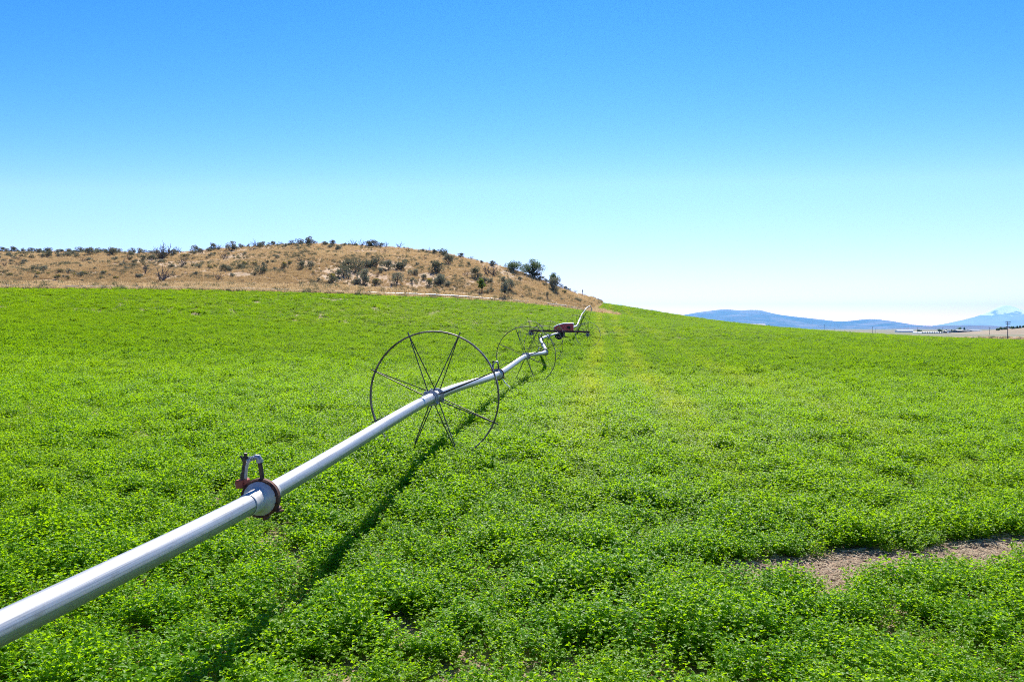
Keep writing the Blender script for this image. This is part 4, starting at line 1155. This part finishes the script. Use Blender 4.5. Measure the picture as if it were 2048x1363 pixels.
def shed(name, label, px0, px1, d, eave, ridge_, depth, wall, roof, open_front=False, hip=0.0, z=PZ, bays=5, group=None):
    x0 = (px0 - CX) / F * d; x1 = (px1 - CX) / F * d; w_ = x1 - x0
    r = empty(name, Vector(((x0 + x1) / 2, d, z))); tag(r, label, 'building', group)
    mb = MB(); hw = w_ / 2; hd = depth / 2
    mb.add([(-hw, -hd, -.5), (hw, -hd, -.5), (hw, hd, -.5), (-hw, hd, -.5), (-hw, -hd, eave), (hw, -hd, eave), (hw, hd, eave), (-hw, hd, eave), (-hw + hip, 0, ridge_ - .05), (hw - hip, 0, ridge_ - .05)],
           [(0, 1, 5, 4), (2, 3, 7, 6), (1, 2, 6, 9, 5) if hip == 0 else (1, 2, 6, 5), (3, 0, 4, 8, 7) if hip == 0 else (3, 0, 4, 7), (3, 2, 1, 0)])
    mb.build('wall', wall, r)
    rb = MB(); o = .35; t = .12; s = (ridge_ - eave) / hd; e2 = eave - o * s
    top = [(-hw - o, -hd - o, e2), (hw + o, -hd - o, e2), (hw + o - hip, 0, ridge_), (-hw - o + hip, 0, ridge_), (-hw - o, hd + o, e2), (hw + o, hd + o, e2)]
    V = [(x, y, q + t) for x, y, q in top] + [(x, y, q + .01) for x, y, q in top]
    Fc = [(0, 1, 2, 3), (3, 2, 5, 4), (7, 6, 9, 8), (8, 9, 10, 11), (0, 6, 7, 1), (4, 5, 11, 10), (1, 7, 8, 2), (2, 8, 11, 5), (0, 3, 9, 6), (3, 4, 10, 9)]
    if hip: Fc += [(1, 5, 2), (0, 3, 4)]
    rb.add(V, Fc); rb.build('roof', roof, r)
    if open_front:
        bw = w_ / bays
        for k in range(bays):
            ob = MB(); ob.box((-hw + bw * (k + .5), -hd - .06, eave * .45), (bw * .78, .12, eave * .86)); ob.build('door', M['opening'], r)
    return r
shed('hay_shed', 'white roofed hay shed just showing above the crest of the field', 1488.5, 1530.5, 430, 5.0, 9.35, 12, M['whitemetal'], M['whitemetal'], hip=.55, z=PZ)
shed('long_shed', 'long low white shed on the plain under the low gap in the hills', 1792.5, 1825.5, 1500, 2.6, 4.0, 12, M['whitemetal'], M['whitemetal'])
shed('farm_shed', 'open-fronted farm shed with pale roof, leftmost of the farm buildings', 1910.3, 1923.6, 1300, 3.3, 4.9, 14, M['barnwall'], M['barntan'], True, group='farm buildings on the plain')
shed('farm_shed', 'grey roofed open farm shed in the middle of the farm buildings', 1924.6, 1936.5, 1305, 2.9, 4.2, 12, M['barnwall'], M['barnroof'], True, group='farm buildings on the plain')
shed('barn', 'broad dark blue-grey barn, widest of the farm buildings', 1936.0, 1957.8, 1310, 2.8, 5.0, 26, M['barnwall'], M['barnroof'], True, bays=6, group='farm buildings on the plain')
shed('farm_shed', 'small low grey shed, rightmost of the farm buildings', 1958.4, 1964.5, 1300, 2.4, 3.6, 10, M['barnwall'], M['barnroof'], True, bays=2, group='farm buildings on the plain')
shed('house', 'tiny white house between the greenhouses and the farm sheds', 1896.0, 1900.6, 1150, 2.2, 4.3, 6, M['whitemetal'], M['barnroof'], True, bays=2)
shed('house', 'low grey-roofed house left of the tiny white house', 1889.0, 1895.5, 1180, 2.4, 3.6, 7, M['barnwall'], M['barntan'], True, bays=2)
# hoop greenhouses side by side
def hoop():
    mb = MB(); n = 14; w_ = 1.72; hgt = 1.95; L_ = 26
    V = []; 
    for y in (0, L_):
        for k in range(n + 1):
            th = math.pi * k / n; V.append((-w_ * math.cos(th), y, hgt * math.sin(th) ** .8))
    Fc = [(k, k + 1, n + 2 + k, n + 1 + k) for k in range(n)]
    Fc += [tuple(range(n, -1, -1)), tuple(range(n + 1, 2 * n + 2))]
    mb.add(V, Fc)
    r = empty('greenhouse', (0, 0, 0)); mb.build('cover', M['plastic'], r, smooth=40)
    db = MB(); db.box((0, -.06, .85), (1.0, .1, 1.7)); db.build('door', M['opening'], r)
    return r
g0 = hoop()
for k in range(9):
    o = g0 if k == 0 else copy_tree(g0)
    px = 1845.5 + k * 4.75; o.location = far(px, 1140, PZ - .1 + .0)
    tag(o, 'white plastic hoop greenhouse in the close row before the farm' if 0 < k < 8 else ('leftmost white hoop greenhouse of the row on the plain' if k == 0 else 'rightmost white hoop greenhouse, nearest the tiny white house'), 'greenhouse', 'hoop greenhouses on the plain')

FT = 'distant trees on the plain'
for (lab, px, pyb, hpx, wpx, d, con) in (
    ('round dark tree left of the greenhouses on the plain', 1838.3, 664.2, 5.2, 8.5, 1350, False),
    ('round olive tree standing behind the greenhouse row', 1878.8, 663.8, 6.2, 9, 1350, False),
    ('thin dark tree between the olive tree and the sheds', 1892.5, 664.2, 5.0, 2.6, 1350, True),
    ('slim dark conifer left of the pale roofed shed', 1903.5, 663.8, 5.2, 3.0, 1350, True),
    ('wide dark tree rising behind the pale roofed farm shed', 1918.3, 663.0, 8.8, 17, 1420, False),
    ('pointed conifer behind the farm sheds', 1928.4, 663.0, 9.2, 5, 1420, True),
    ('dark bushy tree left of the crossarm pole on the mound', 1995, 662.8, 5.6, 7, 960, False),
    ('taller dark tree close left of the crossarm pole', 2002.3, 662.3, 8.2, 7.5, 960, False),
    ('dark tree directly behind the crossarm pole', 2010.5, 661.6, 6.6, 6.5, 960, False),
    ('broad round tree right of the crossarm pole', 2025.2, 661.3, 8.6, 10.5, 960, False),
    ('pointed conifer right of the broad round tree', 2034.2, 660.2, 7.6, 4.6, 960, True),
    ('last pointed conifer before the right edge', 2040.0, 659.6, 6.0, 4.2, 960, True),
    ('low tree at the very right edge on the mound', 2047, 659.2, 3.4, 5, 960, False)):
    b = P(px, pyb, d)
    gz = max(PZ, float(mound_z(b.x, b.y))) if d < 1300 else PZ
    top = b.z + hpx / F * d
    b.z = gz - .3
    tree('conifer' if con else 'broadleaf_tree', lab, b, max(3.0, top - b.z), 1.2 * wpx / F * d, M['treeleaf'], n_lobes=22, leaf=.7, per=60, conifer=con, group=FT, trunk_h=.2)
# small hedge shrubs along the foot of the mound and crest
b0 = far(2033, 430, PZ + .3)

# ------------------------------------------------------------------ air
hm, hn, hl, hp = new_mat('haze_air')
hn.remove(hp)
pv = hn.new('ShaderNodeVolumePrincipled')
pv.inputs['Color'].default_value = (.09, .48, 1.0, 1)
pv.inputs['Density'].default_value = 3.1e-5
pv.inputs['Anisotropy'].default_value = 0.5
hl.new(pv.outputs[0], hn['Material Output'].inputs['Volume'])
try: hm.cycles.homogeneous_volume = True
except Exception: pass
mb = MB()
mb.box((0, 0, 0), (48000, 55500, 1000))
hz_o = mb.build('haze', hm, loc=(0, 3250, -16 + 500))
tag(hz_o, 'thin blue air between the field and the far hills', kind='stuff')
